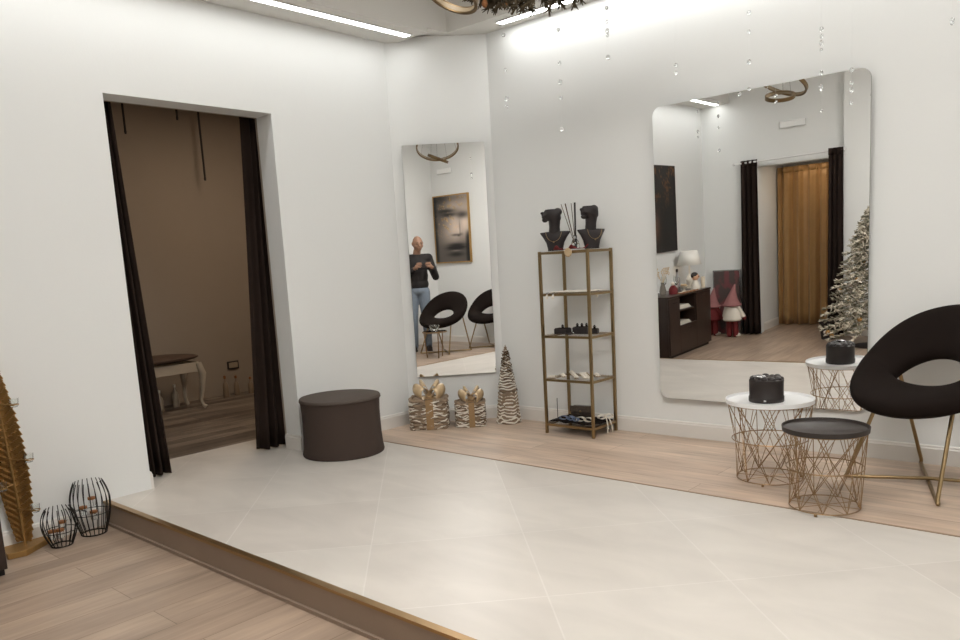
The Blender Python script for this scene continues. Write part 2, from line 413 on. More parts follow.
# ------------------------------------------------------------------ curtains
def curtain(name, label, x0, x1, y0, y1, zt, zb, m, folds, amp, flare=1.0, group=None, rings=True, skew=0.):
    """hanging cloth from (x0,y0) to (x1,y1); parts: panel, header"""
    a, c = Vector((x0, y0, 0)), Vector((x1, y1, 0)); L = (c - a).length; d = (c - a) / L; s = Vector((-d.y, d.x, 0))
    mid = (a + c) / 2
    t = thing(name, label, 'curtain', (mid.x, mid.y, zb), 0, group)
    H = zt - zb; ph = random.random() * 6
    def fn(u, v):
        w = 1 + (flare - 1) * (1 - v) ** 1.3
        k = (u - .5) * L * w
        f = math.sin(u * folds * 2 * PI + ph) + .3 * math.sin(u * folds * 4.7 * PI + ph * 2 + (1 - v) * .8)
        return d * k + d * skew * (1 - v) + s * f * amp * (.75 + .5 * (1 - v)) + Vector((0, 0, v * H))
    b = B(); b.grid(fn, int(folds * 14) + 4, 14); b.obj('cloth_panel', m, t, solid=.006)
    b = B(); b.grid(lambda u, v: fn(u, .965 + .035 * v) + s * 0.0 + (s * .004 if math.sin(u * folds * 2 * PI + ph) > 0 else s * -.004), int(folds * 14) + 4, 3); b.obj('header_band', m, t, solid=.012)
    return t
DC = 'dark curtains of the fitting room doorway'
curtain('dark_curtain', 'long black curtain at the left jamb of the fitting room doorway', -4.625, -4.625, 1.96, 2.035, 2.3, .012, BLACK_CLOTH, 2.5, .03, 1.7, skew=.065)
curtain('dark_curtain', 'long black curtain at the right jamb of the fitting room doorway behind the pouf', -4.63, -4.63, 2.90, 3.045, 2.3, .012, BLACK_CLOTH, 3.5, .035, 1.8, skew=-.06)
def rod(label, a, c, r=.012, m=BLACK_METAL):
    t = thing('curtain_rod', label, 'curtain rod', a)
    a, c = Vector(a), Vector(c)
    b = B(); b.tube([Vector(), c - a], r, seg=10); b.obj('pole', m, t)
    for p in (Vector(), c - a):
        b = B(); b.ball(p, r * 1.9); b.obj('finial', m, t)
    return t
rod('black curtain rod hidden above the fitting room doorway', (-4.628, 1.75, 2.315), (-4.628, 3.2, 2.315))
curtain('dark_curtain', 'black curtain left of the gold curtain, reflected behind the gnome', -3.84, -3.63, YW + .08, YW + .08, 2.07, ZF + .01, BLACK_CLOTH, 3.5, .03, 1.2)
curtain('dark_curtain', 'black curtain right of the gold curtain, reflected beside the frosted tree', -2.77, -2.62, YW + .17, YW + .16, 2.08, ZF + .01, BLACK_CLOTH, 3, .022, 1.2)
rod('pale curtain rod over the gold-curtained doorway', (-3.93, YW + .08, 2.04), (-2.61, YW + .08 + .06, 2.055), .011, WHITE_METAL)
curtain('gold_curtain', 'golden brown satin curtain closing the opposite doorway', O0 - .03, O1 + .03, -1.95, -1.95, 1.99, ZF + .01, mat('gold_satin', '#b08a58', .4, .1, var=.12, vscale=9, sheen=.2), 6, .035, 1.0)

# ------------------------------------------------------------------ pouf
t = thing('pouf', 'round charcoal cloth-covered pouf on the tiles beside the doorway', 'pouf', (-4.075, 3.075, 0))
b = B(); b.lathe([(.266, 0.002), (.269, .012), (.262, .05), (.257, .12), (.255, .2), (.255, .28), (.258, .34), (.262, .362)], seg=64); b.obj('skirt', POUF_CLOTH, t)
b = B(); b.lathe([(.262, .360), (.2655, .366), (.2655, .374), (.261, .381), (.24, .384), (.1, .385), (.0005, .385)], seg=64); b.obj('top_cover', mat('charcoal_top_cloth', '#50463f', .9, var=.05, bump=.1, bscale=400), t)
b = B(); b.ring((0, 0, .362), .2645, .003, 64); b.obj('piping', POUF_CLOTH, t)

# ------------------------------------------------------------------ gifts and cone tree
def wavy_stack(b, w, d, h, layers, seed, thick=.55):
    """woven twig block: stacked wavy rounded bands"""
    random.seed(seed)
    for i in range(layers):
        z = (i + .5) * h / layers
        pts = []; n = 44
        ph = [random.random() * 6 for _ in range(4)]
        for k in range(n):
            a = 2 * PI * k / n
            ca, sa = math.cos(a), math.sin(a)
            q = 6
            rr = (abs(ca) ** q + abs(sa) ** q) ** (-1 / q)
            wob = 1 + .02 * math.sin(5 * a + ph[0]) + .018 * math.sin(11 * a + ph[1])
            pts.append((w / 2 * ca * rr * wob, d / 2 * sa * rr * wob, z + .006 * math.sin(7 * a + ph[2]) + .004 * math.sin(13 * a + ph[3])))
        b.tube(pts, h / layers * (thick + .12 * random.random()), True, 6)
def gift(label, loc, rz, w, d, h, seed):
    t = thing('gift_box', label, 'gift box', loc, rz, None)
    b = B(); wavy_stack(b, w - .02, d - .02, h, 9, seed); b.box((0, 0, h / 2), (w - .05, d - .05, h - .012)); b.obj('woven_body', RAFFIA, t)
    b = B(); wavy_stack(b, w - .006, d - .006, h - .01, 11, seed + 1, .27); o = b.obj('frosted_bands', SNOW, t); o['kind'] = 'stuff'
    b = B(); random.seed(seed + 5)
    for i in range(90):
        sd = random.choice((0, 1, 2, 3)); u = random.uniform(-.5, .5); z = random.uniform(.02, h - .01); L = random.uniform(.03, .07)
        if sd < 2:
            y = (d / 2 - .001) * (1 if sd else -1); p = Vector((u * (w - .04), y, z)); e = Vector((L, 0, random.uniform(-.012, .012)))
        else:
            x = (w / 2 - .001) * (1 if sd == 3 else -1); p = Vector((x, u * (d - .04), z)); e = Vector((0, L, random.uniform(-.012, .012)))
        b.tube([p - e / 2, p, p + e / 2], .0032, seg=5)
    b.obj('twigs', TWIG, t)['kind'] = 'stuff'
    rw = .05 * w / .26
    b = B()
    b.box((0.01, -d / 2 - .004, h / 2), (rw, .004, h)); b.box((0.01, d / 2 + .004, h / 2), (rw, .004, h)); b.box((.01, 0, h + .008), (rw, d + .01, .004))
    b.obj('ribbon', RIBBON, t, smooth=False)
    b = B()
    for sx, rot, L, r in ((-1, .3, .1, .035), (1, .2, .1, .035), (-1, 1.0, .085, .03), (1, .9, .085, .03)):
        L *= 1.12 * w / .26; r *= 1.25 * w / .26
        def fn(u, v, sx=sx, rot=rot, L=L, r=r):
            a = 2 * PI * u
            x = sx * (L / 2 - L / 2 * math.cos(a)) ; z = r * math.sin(a) * (1 - .3 * math.cos(a))
            y = (v - .5) * rw * (.9 + .9 * abs(math.sin(a / 2)))
            c, s = math.cos(rot), math.sin(rot)
            yaw = -sx * (.75 if rot < .5 else .3); cx_, sx_ = math.cos(yaw), math.sin(yaw); xx = x * c - sx * z * s * .2
            return Vector((.01 + xx * cx_ - y * sx_, xx * sx_ * .5 + y * cx_ - d * .12, h + .022 + x * sx * s + z * c + y * .35))
        b.grid(fn, 22, 4, cu=True)
    b.ball((.01, -d * .12, h + .024), .018, (1, 1, .9)); b.obj('bow', SATIN, t, solid=.004)
    return t
ga = math.radians(43)
gift('larger woven twig gift box with gold ribbon left under the narrow mirror', (-4.125, 3.925, 0.0015), ga, .285, .235, .225, 3)
gift('smaller woven twig gift box with gold ribbon beside the twig cone', (-3.89, 4.125, 0.0015), ga, .225, .195, .185, 9)
t = thing('cone_tree', 'frosted twig cone tree standing in the corner beside the shelf', 'decoration', (-3.69, 4.33, .0015))
b = B(); random.seed(4)
for i in range(9):
    z = .012 + i * .026; r = .079 - .0026 * i; ph = random.random() * 6
    b.tube([(r * (1 + .03 * math.sin(5 * k / 26 * 2 * PI + ph)) * math.cos(2 * PI * k / 26), r * math.sin(2 * PI * k / 26), z + .005 * math.sin(4 * 2 * PI * k / 26 + ph)) for k in range(26)], .0155, True, 6)
b.lathe([(.07, .002), (.05, .24)], seg=20); b.obj('lower_tier', RAFFIA, t)
b = B()
for i in range(10):
    z = .014 + i * .0235; r = .089 - .003 * i; ph = random.random() * 6
    b.tube([(r * math.cos(2 * PI * k / 30), r * math.sin(2 * PI * k / 30), z + .007 * math.sin(5 * 2 * PI * k / 30 + ph) + .004 * math.sin(9 * 2 * PI * k / 30 + ph)) for k in range(30)], .0072, True, 6)
for i in range(15):
    z = .262 + i * .02; r = (.0655 * (1 - i / 15.6) + .003); ph = random.random() * 6
    b.tube([(r * math.cos(2 * PI * k / 24), r * math.sin(2 * PI * k / 24), z + .005 * math.sin(4 * 2 * PI * k / 24 + ph)) for k in range(24)], .0052, True, 6)
b.obj('frosted_bands', SNOW, t)['kind'] = 'stuff'
b = B()
for i in range(20):
    z = .25 + i * .0165; r = .055 * (1 - i / 20.5) + .003; ph = random.random() * 6
    b.tube([(r * math.cos(2 * PI * k / 20), r * math.sin(2 * PI * k / 20), z + .004 * math.sin(3 * 2 * PI * k / 20 + ph)) for k in range(20)], .0095 * (1 - i / 40), True, 6)
b.lathe([(.05, .235), (.002, .585)], seg=16); b.obj('upper_tier', RAFFIA, t)
b = B()
for i in range(230):
    z = random.uniform(.01, .54); r = (.083 - z * .09) if z < .24 else .062 * (1 - (z - .25) / .335) + .008
    a = random.random() * 2 * PI; L = random.uniform(.02, .05)
    p = Vector((r * math.cos(a), r * math.sin(a), z)); e = Vector((-math.sin(a), math.cos(a), random.uniform(-.5, .5))) * L
    b.tube([p - e / 2, p + Vector((math.cos(a), math.sin(a), 0)) * .003, p + e / 2], .0024, seg=4)
b.obj('twigs', TWIG, t)['kind'] = 'stuff'

# ------------------------------------------------------------------ display shelf
SX0, SX1, SY0, SY1, SH = -3.222, -2.822, 4.165, 4.462, 1.243
t = shelf = thing('display_shelf', 'slim brass open shelf with glass tiers against the wall', 'shelf', ((SX0 + SX1) / 2, (SY0 + SY1) / 2, .0015), math.radians(.7))
w2, d2 = (SX1 - SX0) / 2, (SY1 - SY0) / 2; pr = .0092
for sx in (-1, 1):
    for sy in (-1, 1):
        b = B(); b.box((sx * (w2 - pr), sy * (d2 - pr), SH / 2), (2 * pr, 2 * pr, SH)); b.obj('post', BRASS, t, smooth=False, bevel=.002)
TIERS = [.062, .374, .671, .953, SH - .012]
for z in TIERS:
    b = B(); e = 2 * pr
    for sy in (-1, 1): b.box((0, sy * (d2 - pr), z), (2 * w2 - 2 * e, .016, .016))
    for sx in (-1, 1): b.box((sx * (w2 - pr), 0, z), (.016, 2 * d2 - 2 * e, .016))
    f = b.obj('rail_frame', BRASS, t, smooth=False)
    b = B(); b.box((0, 0, z + .0105), (2 * w2 - .02, 2 * d2 - .02, .005)); b.obj('glass_tier', SHELF_GLASS, t, smooth=False)
def on(x, y, tier, dz=0.):   # shelf-plan position on a tier
    return (SX0 + x, SY0 + y, TIERS[tier] + .0145 + dz)

def bust(label, loc, rz, tilt):
    t = thing('necklace_bust', label, 'bust', loc, rz); t.scale = (1.06, 1.06, 1.06)
    b = B()
    b.loft([((0, 0, 0), .05, .032), ((0, 0, .012), .049, .032), ((0, 0, .05), .058, .034), ((0, 0, .085), .078, .036), ((0, .004, .108), .096, .032), ((0, .006, .118), .1, .022), ((0, .01, .121), .06, .02)], 28)
    b.obj('shoulders', BUST_BLACK, t)
    b = B()
    b.loft([((0, .004, .085), .05, .03), ((-.004, .004, .115), .037, .03), ((-.002, .002, .15), .034, .031), ((.0, -.002, .185), .037, .035), ((-.006, -.006, .2), .05, .04), ((-.016, -.01, .22), .058, .044), ((-.012, -.008, .245), .052, .044), ((-.012, -.006, .258), .044, .038)], 28)
    # profile: chin, lips, nose tip looking to -x
    b.ball((-.058, -.012, .196), .02, (1, .9, .8)); b.ball((-.068, -.012, .213), .011); b.ball((-.069, -.012, .226), .011); b.ball((-.073, -.012, .238), .012, (1.1, .8, .8))
    b.ball((.022, .002, .24), .028, (1, 1, .9)); b.obj('neck_and_chin', BUST_BLACK, t)
    b = B(); b.tube([(.052 * math.sin(a), -.036 - .004 * math.cos(a), .112 - .045 * math.cos(a) ** 2 * 1.0 if False else .118 - .06 * (1 - (a / 1.4) ** 2)) for a in [-1.4 + 2.8 * k / 20 for k in range(21)]], .0015, seg=6)
    b.ball((0, -.041, .054), .005); b.obj('necklace', BRASS, t)
    return t
z4 = TIERS[4] + .0145
bust('black necklace bust with chin facing left on the left top of the shelf', (SX0 + .085, SY0 + .09, z4), math.radians(22), 0)
bust('black necklace bust standing right of the reed diffuser', (SX1 - .07, SY0 + .16, z4), math.radians(66), 0)
t = thing('reed_diffuser', 'glass reed diffuser with dark reeds between two black busts', 'diffuser', (SX0 + .225, SY0 + .12, z4 + .005))
b = B(); b.lathe([(.026, .001), (.03, .006), (.029, .03), (.02, .055), (.013, .065), (.013, .085), (.015, .088)], seg=24); b.obj('bottle', GLASS, t)
b = B(); b.lathe([(.0145, .066), (.0145, .084)], seg=20); b.obj('collar', SILVER, t)
for dx, dy, r in ((-.11, .01, .0022), (-.085, .02, .0022), (-.06, -.01, .0022), (.008, .0, .006), (-.035, .02, .0022)):
    b = B(); b.tube([(0.003, 0, .01), (dx, dy, .30)], r, seg=6); b.obj('reed', TWIG if r < .004 else BUST_BLACK, t)
# crumpled red cloth under the diffuser
b = B(); random.seed(11)
def cloth(u, v):
    x = (u - .5) * .2; y = (v - .5) * .11
    e = max(abs(u - .5), abs(v - .5)) * 2
    return Vector((x * (1 + .1 * math.sin(9 * v)), y * (1 + .12 * math.sin(8 * u)), .0 + 0.006 + .03 * max(0, math.sin(11 * u + 3 * v)) * max(0, math.sin(7 * v + 2)) * e))
b.grid(cloth, 26, 16); tag(b.obj('red_cloth', RED, solid=.003), 'crumpled dark red velvet cloth under the reed diffuser', 'cloth').location = (SX0 + .225, SY0 + .065, z4)
t = thing('paper_rosette', 'small beige rosette hanging at the front edge of the shelf top', 'ornament', (SX0 + .262, SY0 - .012, SH - .035))
b = B(); b.ball((0, 0, .02), .026, (1, .45, 1)); b.obj('core', SATIN, t)
b = B()
for k in range(9):
    a = 2 * PI * k / 9; b.ball((.018 * math.cos(a), -.006, .02 + .018 * math.sin(a)), .012, (1, .6, 1))
b.obj('petals', SATIN, t)

# tier 3: lace runner and drop earrings
b = B()
b.grid(lambda u, v: Vector(((u - .5) * .34, (v - .5) * .2 * (1 + .05 * math.sin(20 * u)), .002 + .004 * abs(math.sin(14 * u)) * abs(math.sin(9 * v)))), 30, 12)
tag(b.obj('lace_runner', CREAM, solid=.003), 'white lace runner laid over the second glass tier from the top', 'cloth').location = on(.2, .16, 3)
def drop_earring(label, loc):
    t = thing('drop_earring', label, 'earring', loc, 0, None)
    b = B(); b.tube([(0, .012, .022), (0, -.012, .024), (0, -.014, 0)], .0015, seg=5); b.obj('hook', SILVER, t)
    b = B(); b.ball((0, -.014, -.008), .011, (.9, .7, 1.3)); b.ball((.004, -.015, .006), .006); b.obj('pendant', PEARL, t)
drop_earring('white drop earring hanging leftmost over the lace tier front rail', on(.075, -.004, 3, -.018))
drop_earring('white drop earring hanging second from left over the lace tier front rail', on(.125, -.004, 3, -.018))
drop_earring('white drop earring hanging at the right end of the lace tier', on(.385, .13, 3, -.018))

# tier 2: dark ring boxes
def ring_box(label, loc, rz, w, d, h, pegs):
    t = thing('jewel_box', label, 'jewel box', loc, rz)
    b = B(); b.box((0, 0, h / 2), (w, d, h)); b.obj('box_body', BUST_BLACK, t, smooth=False, bevel=.004)
    b = B(); b.box((0, 0, h + .002), (w * .9, d * .85, .004)); b.obj('cushion', VELVET, t, smooth=False, bevel=.002)
    for k in range(pegs):
        x = (k - (pegs - 1) / 2) * w / (pegs + .4)
        b = B(); b.lathe([(.009, h + .003), (.008, h + .02), (.004, h + .027)], (x, 0, 0), 12); p = b.obj('ring_peg', VELVET, t)
        b = B(); b.ring((x, 0, h + .016), .0105, .0018, 18, None, 6); b.obj('ring', SILVER, p)
ring_box('low dark jewel box at the left of the middle shelf tier', on(.11, .10, 2), .1, .10, .07, .036, 1)
ring_box('taller dark ring box with pegs at the middle of its shelf tier', on(.255, .12, 2), .15, .115, .07, .045, 3)
ring_box('small dark jewel box at the right of the middle shelf tier', on(.335, .15, 2), .3, .05, .05, .03, 1)
t = thing('bracelet', 'flat black bracelet lying between the dark jewel boxes', 'bracelet', on(.185, .075, 2, .006), 0)
b = B(); b.ring((0, 0, 0), .03, .006, 30); b.obj('band', BUST_BLACK, t); b = B(); b.ball((.03, 0, .002), .008); b.obj('clasp', SILVER, t)

# tier 1: a spread of small pearl and gold pieces
random.seed(21)
kinds = []
for k in range(14):
    x = .05 + .30 * ((k * 0.618) % 1); y = .045 + .21 * (k / 13)
    if k % 3 == 0:
        t = thing('pearl_bracelet', 'pearl bracelet among the small pieces on the lower-middle glass tier', 'bracelet', on(x, y, 1, .006), 0, 'small jewellery on the lower-middle tier')
        b = B()
        for q in range(14): b.ball((.026 * math.cos(q * PI / 7), .026 * math.sin(q * PI / 7), 0), .0058, u=8, v=6)
        b.obj('pearls', PEARL, t)
        b = B(); b.ball((.026, 0, .004), .008, (1, 1, .6)); b.obj('clasp', BRASS, t)
    else:
        t = thing('pearl_brooch', 'cream and gold brooch among the small pieces on the lower-middle glass tier', 'brooch', on(x, y, 1, .002), random.random() * 3, 'small jewellery on the lower-middle tier')
        b = B(); b.lathe([(.017, 0), (.018, .003), (.012, .006)], seg=14); b.obj('setting', BRASS, t)
        b = B(); b.ball((0, 0, .01), .011, (1.1, .9, .8), u=10, v=7)
        for q in range(6): b.ball((.014 * math.cos(q), .014 * math.sin(q), .007), .005, u=8, v=6)
        b.obj('stones', PEARL, t)

# bottom tier: black cloth, clutch, hair bows, slim stand
b = B(); b.grid(lambda u, v: Vector(((u - .5) * .37, (v - .5) * .25, .004 + .012 * abs(math.sin(8 * u + 2 * v)) * abs(math.sin(6 * v + 1)))), 26, 16)
tag(b.obj('black_cloth', VELVET, solid=.004), 'rumpled black cloth lining the bottom tier of the shelf', 'cloth').location = on(.2, .145, 0)
t = thing('clutch_bag', 'dark snakeskin clutch bag on the black cloth of the bottom tier', 'bag', on(.18, .2, 0, .018), .15)
b = B(); b.box((0, 0, .04), (.17, .06, .08)); b.obj('bag_body', mat('snakeskin', '#3b332d', .4, var=.7, vscale=60, bump=.5, bscale=80), t, bevel=.02)
b = B(); b.box((0, -.033, .062), (.165, .006, .042)); b.obj('flap', mat('snakeskin_flap', '#4a4038', .4, var=.7, vscale=60), t, bevel=.002)
b = B(); b.ball((0, -.038, .045), .008); b.obj('clasp', BRASS, t)
def bow(label, loc, rz, m, s=1.):
    t = thing('ribbon_bow', label, 'bow', loc, rz)
    b = B()
    for sx in (-1, 1):
        b.grid(lambda u, v, sx=sx: Vector((sx * s * (.03 - .03 * math.cos(2 * PI * u)), (v - .5) * s * .028, s * (.018 + .014 * math.sin(2 * PI * u)))), 16, 4, cu=True)
    b.obj('loops', m, t, solid=.002)
    b = B(); b.ball((0, 0, .018 * s), .009 * s); b.obj('knot', m, t)
    return t
bluec = mat('grey_blue_satin', '#6f7d99', .35, .2); whitec = mat('ivory_satin', '#ded6c8', .4)
bow('grey blue ribbon bow on the bottom tier left of the ivory one', on(.14, .07, 0, .016), .2, bluec, .9)
bow('grey blue ribbon bow in the middle front of the bottom tier', on(.20, .06, 0, .016), -.2, bluec, .8)
bow('ivory ribbon bow on the bottom tier behind the front right post', on(.285, .07, 0, .016), .1, whitec, 1.0)
tt = bow('ivory ribbon bow with hanging tails at the right end of the bottom tier', on(.365, .2, 0, .02), 1.2, whitec, 1.0)
b = B()
for k in (-1, 1): b.tube([(0, 0, .015), (k * .012, -.03, .005), (k * .016, -.05, -.04), (k * .02, -.05, -.085)], .004, seg=6)
b.obj('tails', whitec, tt)
t = thing('jewellery_stand', 'thin dark upright jewellery pin stand at the left of the bottom tier', 'stand', on(.06, .07, 0, .014))
b = B(); b.lathe([(.02, 0), (.02, .005), (.004, .008)], seg=16); b.obj('foot', BUST_BLACK, t)
b = B(); b.tube([(0, 0, .005), (0, 0, .15)], .0025, seg=6); b.obj('stem', BUST_BLACK, t)

# ------------------------------------------------------------------ wire side tables
def side_table(label, loc, h, rt, rb, tray_mat, n, rz, wm=GOLD):
    t = thing('side_table', label, 'side table', loc, rz)
    rw = rt * .955
    z0, z1 = .012, h - .022
    def R(z): return rb + (rw - rb) * (z - z0) / (z1 - z0)
    b = B(); b.lathe([(rt - .012, h - .024), (rt - .002, h - .022), (rt, h - .004), (rt, h), (rt - .004, h), (rt - .007, h - .012), (rt - .014, h - .016), (.0005, h - .016)], seg=64); b.obj('tray', tray_mat, t)
    for nm, z in (('top_ring', z1 - .002), ('middle_ring', z0 + (z1 - z0) * .52), ('base_ring', z0)):
        b = B(); b.ring((0, 0, z), R(z), .0028, 56, None, 6); b.obj(nm, wm, t)
    b = B()
    for k in range(n):
        a = 2 * PI * k / n
        for da in (-2.2, -1., 1., 2.2):
            a2 = a + da * 2 * PI / n
            b.tube([(R(z0) * math.cos(a), R(z0) * math.sin(a), z0), (R(z1) * math.cos(a2), R(z1) * math.sin(a2), z1)], .0018, seg=5) if abs(da) > .5 else None
        b.tube([(R(z0) * math.cos(a), R(z0) * math.sin(a), z0), (R(z1) * math.cos(a), R(z1) * math.sin(a), z1)], .0022, seg=5) if k % 3 == 0 else None
    b.obj('wire_lattice', wm, t)
    b = B()
    for k in range(n // 2): 
        a = PI * k / (n // 2); b.tube([(rb * math.cos(a), rb * math.sin(a), z0), (-rb * math.cos(a), -rb * math.sin(a), z0)], .0016, seg=5)
    b.obj('base_grille', wm, t)
    for k in range(3):
        a = 2 * PI * k / 3 + .5
        b = B(); b.lathe([(.007, 0), (.007, .012)], (rb * math.cos(a), rb * math.sin(a), 0), 10); b.obj('foot', wm, t)
    return t
side_table('taller gold wire side table with white tray top holding the black box', (-1.522, 3.842, .0015), .425, .215, .162, WHITE_METAL, 9, .2)
side_table('shorter gold wire side table with black tray top', (-1.143, 3.518, .0015), .38, .183, .15, BLACK_METAL, 9, .1)
t = thing('hat_box', 'black round fluted box with crumpled ribbon top on white table', 'box', (-1.535, 3.832, .4105), .3)
BOXM = mat('black_gloss_ribbon', '#1f1613', .45, var=.25, vscale=30)
b = B(); b.lathe([(.083, 0), (.086, .004), (.086, .026), (.083, .03), (.083, .1), (.084, .104), (.084, .112), (.078, .117), (.0005, .118)], seg=48); b.obj('box_body', BOXM, t)
b = B(); random.seed(8)
for k in range(11):
    a = 2 * PI * k / 11
    b.ball((.058 * math.cos(a), .058 * math.sin(a), .117), .024, (1.15, .8, .5 + .3 * random.random()), rot=Matrix.Rotation(a + .6, 3, 'Z'), u=10, v=8)
for k in range(6):
    a = 2 * PI * k / 6 + .3
    b.ball((.026 * math.cos(a), .026 * math.sin(a), .118), .02, (1.2, .7, .5), rot=Matrix.Rotation(a, 3, 'Z'), u=10, v=8)
b.obj('ribbon_top', BOXM, t)
b = B(); b.ball((-.03, -.045, .133), .022, (1.5, .8, .35)); b.ball((-.012, -.058, .128), .014, (1.2, .8, .4)); b.obj('foil_bow', SILVER, t)
b = B(); b.box((.0, -.0865, .014), (.012, .002, .008)); b.obj('metal_tag', SILVER, t, smooth=False)

# ------------------------------------------------------------------ ring-back chair
def sm(e0, e1, x):
    k = max(0., min(1., (x - e0) / (e1 - e0))); return k * k * (3 - 2 * k)
def chair(label, loc, rz):
    """local -y is the front; shell is a scooped disc with a lens-shaped opening"""
    t = thing('ring_back_chair', label, 'chair', loc, rz)
    RO = .385
    S0 = .405
    N = 60
    tab = [(-.325, S0)]
    for i in range(N):
        k = (i + .5) / N
        th = math.radians(4 + 58 * sm(-.05, .85, k))
        y, z = tab[-1]; d = 2 * RO / N
        tab.append((y + math.cos(th) * d, z + math.sin(th) * d))
    def prof(u):
        k = max(0., min(1., (u + RO) / (2 * RO))) * N; i = min(N - 1, int(k)); f = k - i
        over = u - RO if u > RO else (u + RO if u < -RO else 0)
        return (tab[i][0] + (tab[i + 1][0] - tab[i][0]) * f + over * .5, tab[i][1] + (tab[i + 1][1] - tab[i][1]) * f + over * .5)
    def surf(x, u):
        y, z = prof(u)
        return Vector((x, y - .25 * x * x, z + .38 * x * x))
    def nrm(x, u):
        e = .006
        a = surf(x + e, u) - surf(x - e, u); c = surf(x, u + e) - surf(x, u - e)
        return a.cross(c).normalized()
    # ring padding: an oval section swept between the outer circle and the opening
    NA, NS = 72, 16
    HC, HX, HYU, HYD = -.07, .175, .16, .03
    def inner(a):
        x, u = HX * math.cos(a), math.sin(a)
        return x, HC + u * (HYU if u > 0 else HYD)
    def fn(i, j):
        a = 2 * PI * i; s = 2 * PI * j
        ox, ou = RO * math.cos(a), RO * math.sin(a)
        ix, iu = inner(a)
        m = .5 + .5 * math.cos(s)            # 1 outer .. 0 inner
        x = ix + (ox - ix) * m; u = iu + (ou - iu) * m
        h = math.copysign(abs(math.sin(s)) ** .7, math.sin(s)) * (.05 if math.sin(a) > 0 else .058)
        return surf(x, u) + nrm(x, u) * h
    b = B(); b.grid(fn, NA, NS, cu=True, cv=True); b.obj('shell', VELVET, t, sub=1)
    def under(x, u): return surf(x, u) - nrm(x, u) * .05
    FX, FY = .262, .262
    for sx in (-1, 1):
        for sy in (-1, 1):
            b = B(); b.tube([under(sx * (.19 if sy < 0 else .25), -.17 if sy < 0 else .04), (sx * FX * .97, sy * FY * .97, .03), (sx * FX, sy * FY, .0105)], .0095, seg=10); b.obj('leg', BRASS, t)
    for s in (-1, 1):
        zz = .0115 if s < 0 else .0155
        b = B(); b.tube([(-FX, -s * FY, zz), (0, 0, zz + (.012 if s > 0 else 0)), (FX, s * FY, zz)], .009, seg=10); b.obj('floor_bar', BRASS, t)
    b = B(); b.tube([under(-.19, -.17), under(0, -.19), under(.19, -.17)], .010, False, 8); b.obj('under_bar', BRASS, t)
    return t
ch = chair('black velvet ring-back chair on crossed gold legs beside the big mirror', (-.855, 4.13, .0015), math.atan2(-.46, .887) + 0)
CG = 'ring-back chairs under the face picture'
dup(ch, 'black velvet ring-back chair left under the face picture, next to the man', (-.01, .262, ZF), math.radians(-95)).scale = (1.04, 1.04, 1.04)
dup(ch, 'black velvet ring-back chair right under the face picture', (.75, .56, ZF), math.radians(-95)).scale = (1.04, 1.04, 1.04)

# ------------------------------------------------------------------ wire candle cages and feather stand
def cage(label, loc, h, rb, rbelly, rtop, n, cups, rz):
    t = thing('wire_lantern', label, 'lantern', loc, rz)
    def R(v): return rb + (rbelly - rb) * math.sin(min(1, v / .62) * PI / 2) if v < .62 else rbelly + (rtop - rbelly) * ((v - .62) / .38) ** 1.8
    for k in range(n):
        a = 2 * PI * k / n
        b = B(); b.tube([(R(i / 14) * math.cos(a), R(i / 14) * math.sin(a), .004 + h * i / 14) for i in range(15)], .0024, seg=6); b.obj('rib', BLACK_WIRE, t)
    b = B(); b.ring((0, 0, .004), rb, .004, 36); b.obj('base_ring', BLACK_WIRE, t)
    b = B(); b.ring((0, 0, h * .42), R(.42), .002, 40, None, 6); b.obj('middle_ring', BLACK_WIRE, t)
    for (x, y, z) in cups:
        b = B(); b.lathe([(.016, z - .035), (.017, z - .033), (.017, z)], (x, y, 0), 16); c = b.obj('glass_cup', GLASS, t)
        b = B(); b.lathe([(.019, z), (.019, z + .012)], (x, y, 0), 16); b.obj('cork_disc', CORK, c)
        L = math.hypot(x, y); a = math.atan2(y, x); rr = R(z / h)
        b = B(); b.tube([(x, y, z - .002), (rr * math.cos(a), rr * math.sin(a), z - .002)], .0018, seg=5); b.obj('arm', BLACK_WIRE, t)
    return t
cage('smaller black wire barrel lantern with cork-lidded cups, nearer the gold leaf', (-4.205, 1.335, ZF), .195, .05, .085, .058, 18, [(.03, -.01, .085), (-.02, .02, .11), (-.015, -.035, .075)], 0)
cage('taller black wire barrel lantern with cork-lidded cups beside the step', (-4.255, 1.515, ZF), .285, .062, .098, .07, 20, [(.03, -.01, .12), (-.02, .025, .18), (-.02, -.03, .145)], .3)

t = thing('leaf_candle_stand', 'tall gold leaf candle stand with glass cups by left wall', 'candle holder', (-4.285, 1.185, ZF))
b = B(); b.prism([(-.07, -.08), (.075, -.1), (.095, -.02), (-.02, .13), (-.07, .12)], 0, .03); b.obj('base_plate', GOLD_LEAF, t, smooth=False, bevel=.003)
LH = 1.08
ang = math.radians(28)      # leaf plane heading
lx = Vector((math.cos(ang) * .6 + .0, math.sin(ang), 0)).normalized(); ln = Vector((lx.y, -lx.x, 0))
def mid(v): return Vector((.012, -.004, .03)) + Vector((0, 0, LH * v)) + lx * (-.012 * v - .05 * v * v)
def lw(v): return .088 * (math.sin(PI * min(1, (v * .9 + .1))) ** .75) * (1 - .15 * v)
b = B(); b.tube([mid(i / 20) - ln * .012 for i in range(21)], [.008 - .005 * i / 20 for i in range(21)], seg=8); b.obj('stem', GOLD_LEAF, t)
b = B()
def blade(u, v):
    q = (u - .5) * 2
    ph = (v * 30 - abs(q) * 1.6) % 1.0
    w = lw(v) * (1 + .09 * (1 - ph) * abs(q))
    return mid(.02 + .98 * v) + lx * q * w - ln * (.014 * (1 - ph) * min(1, 4 * abs(q)) + .012 * (1 - abs(q)))
b.grid(blade, 17, 301)
b.obj('leaf_blade', GOLD_LEAF, t, solid=.004, smooth=False)
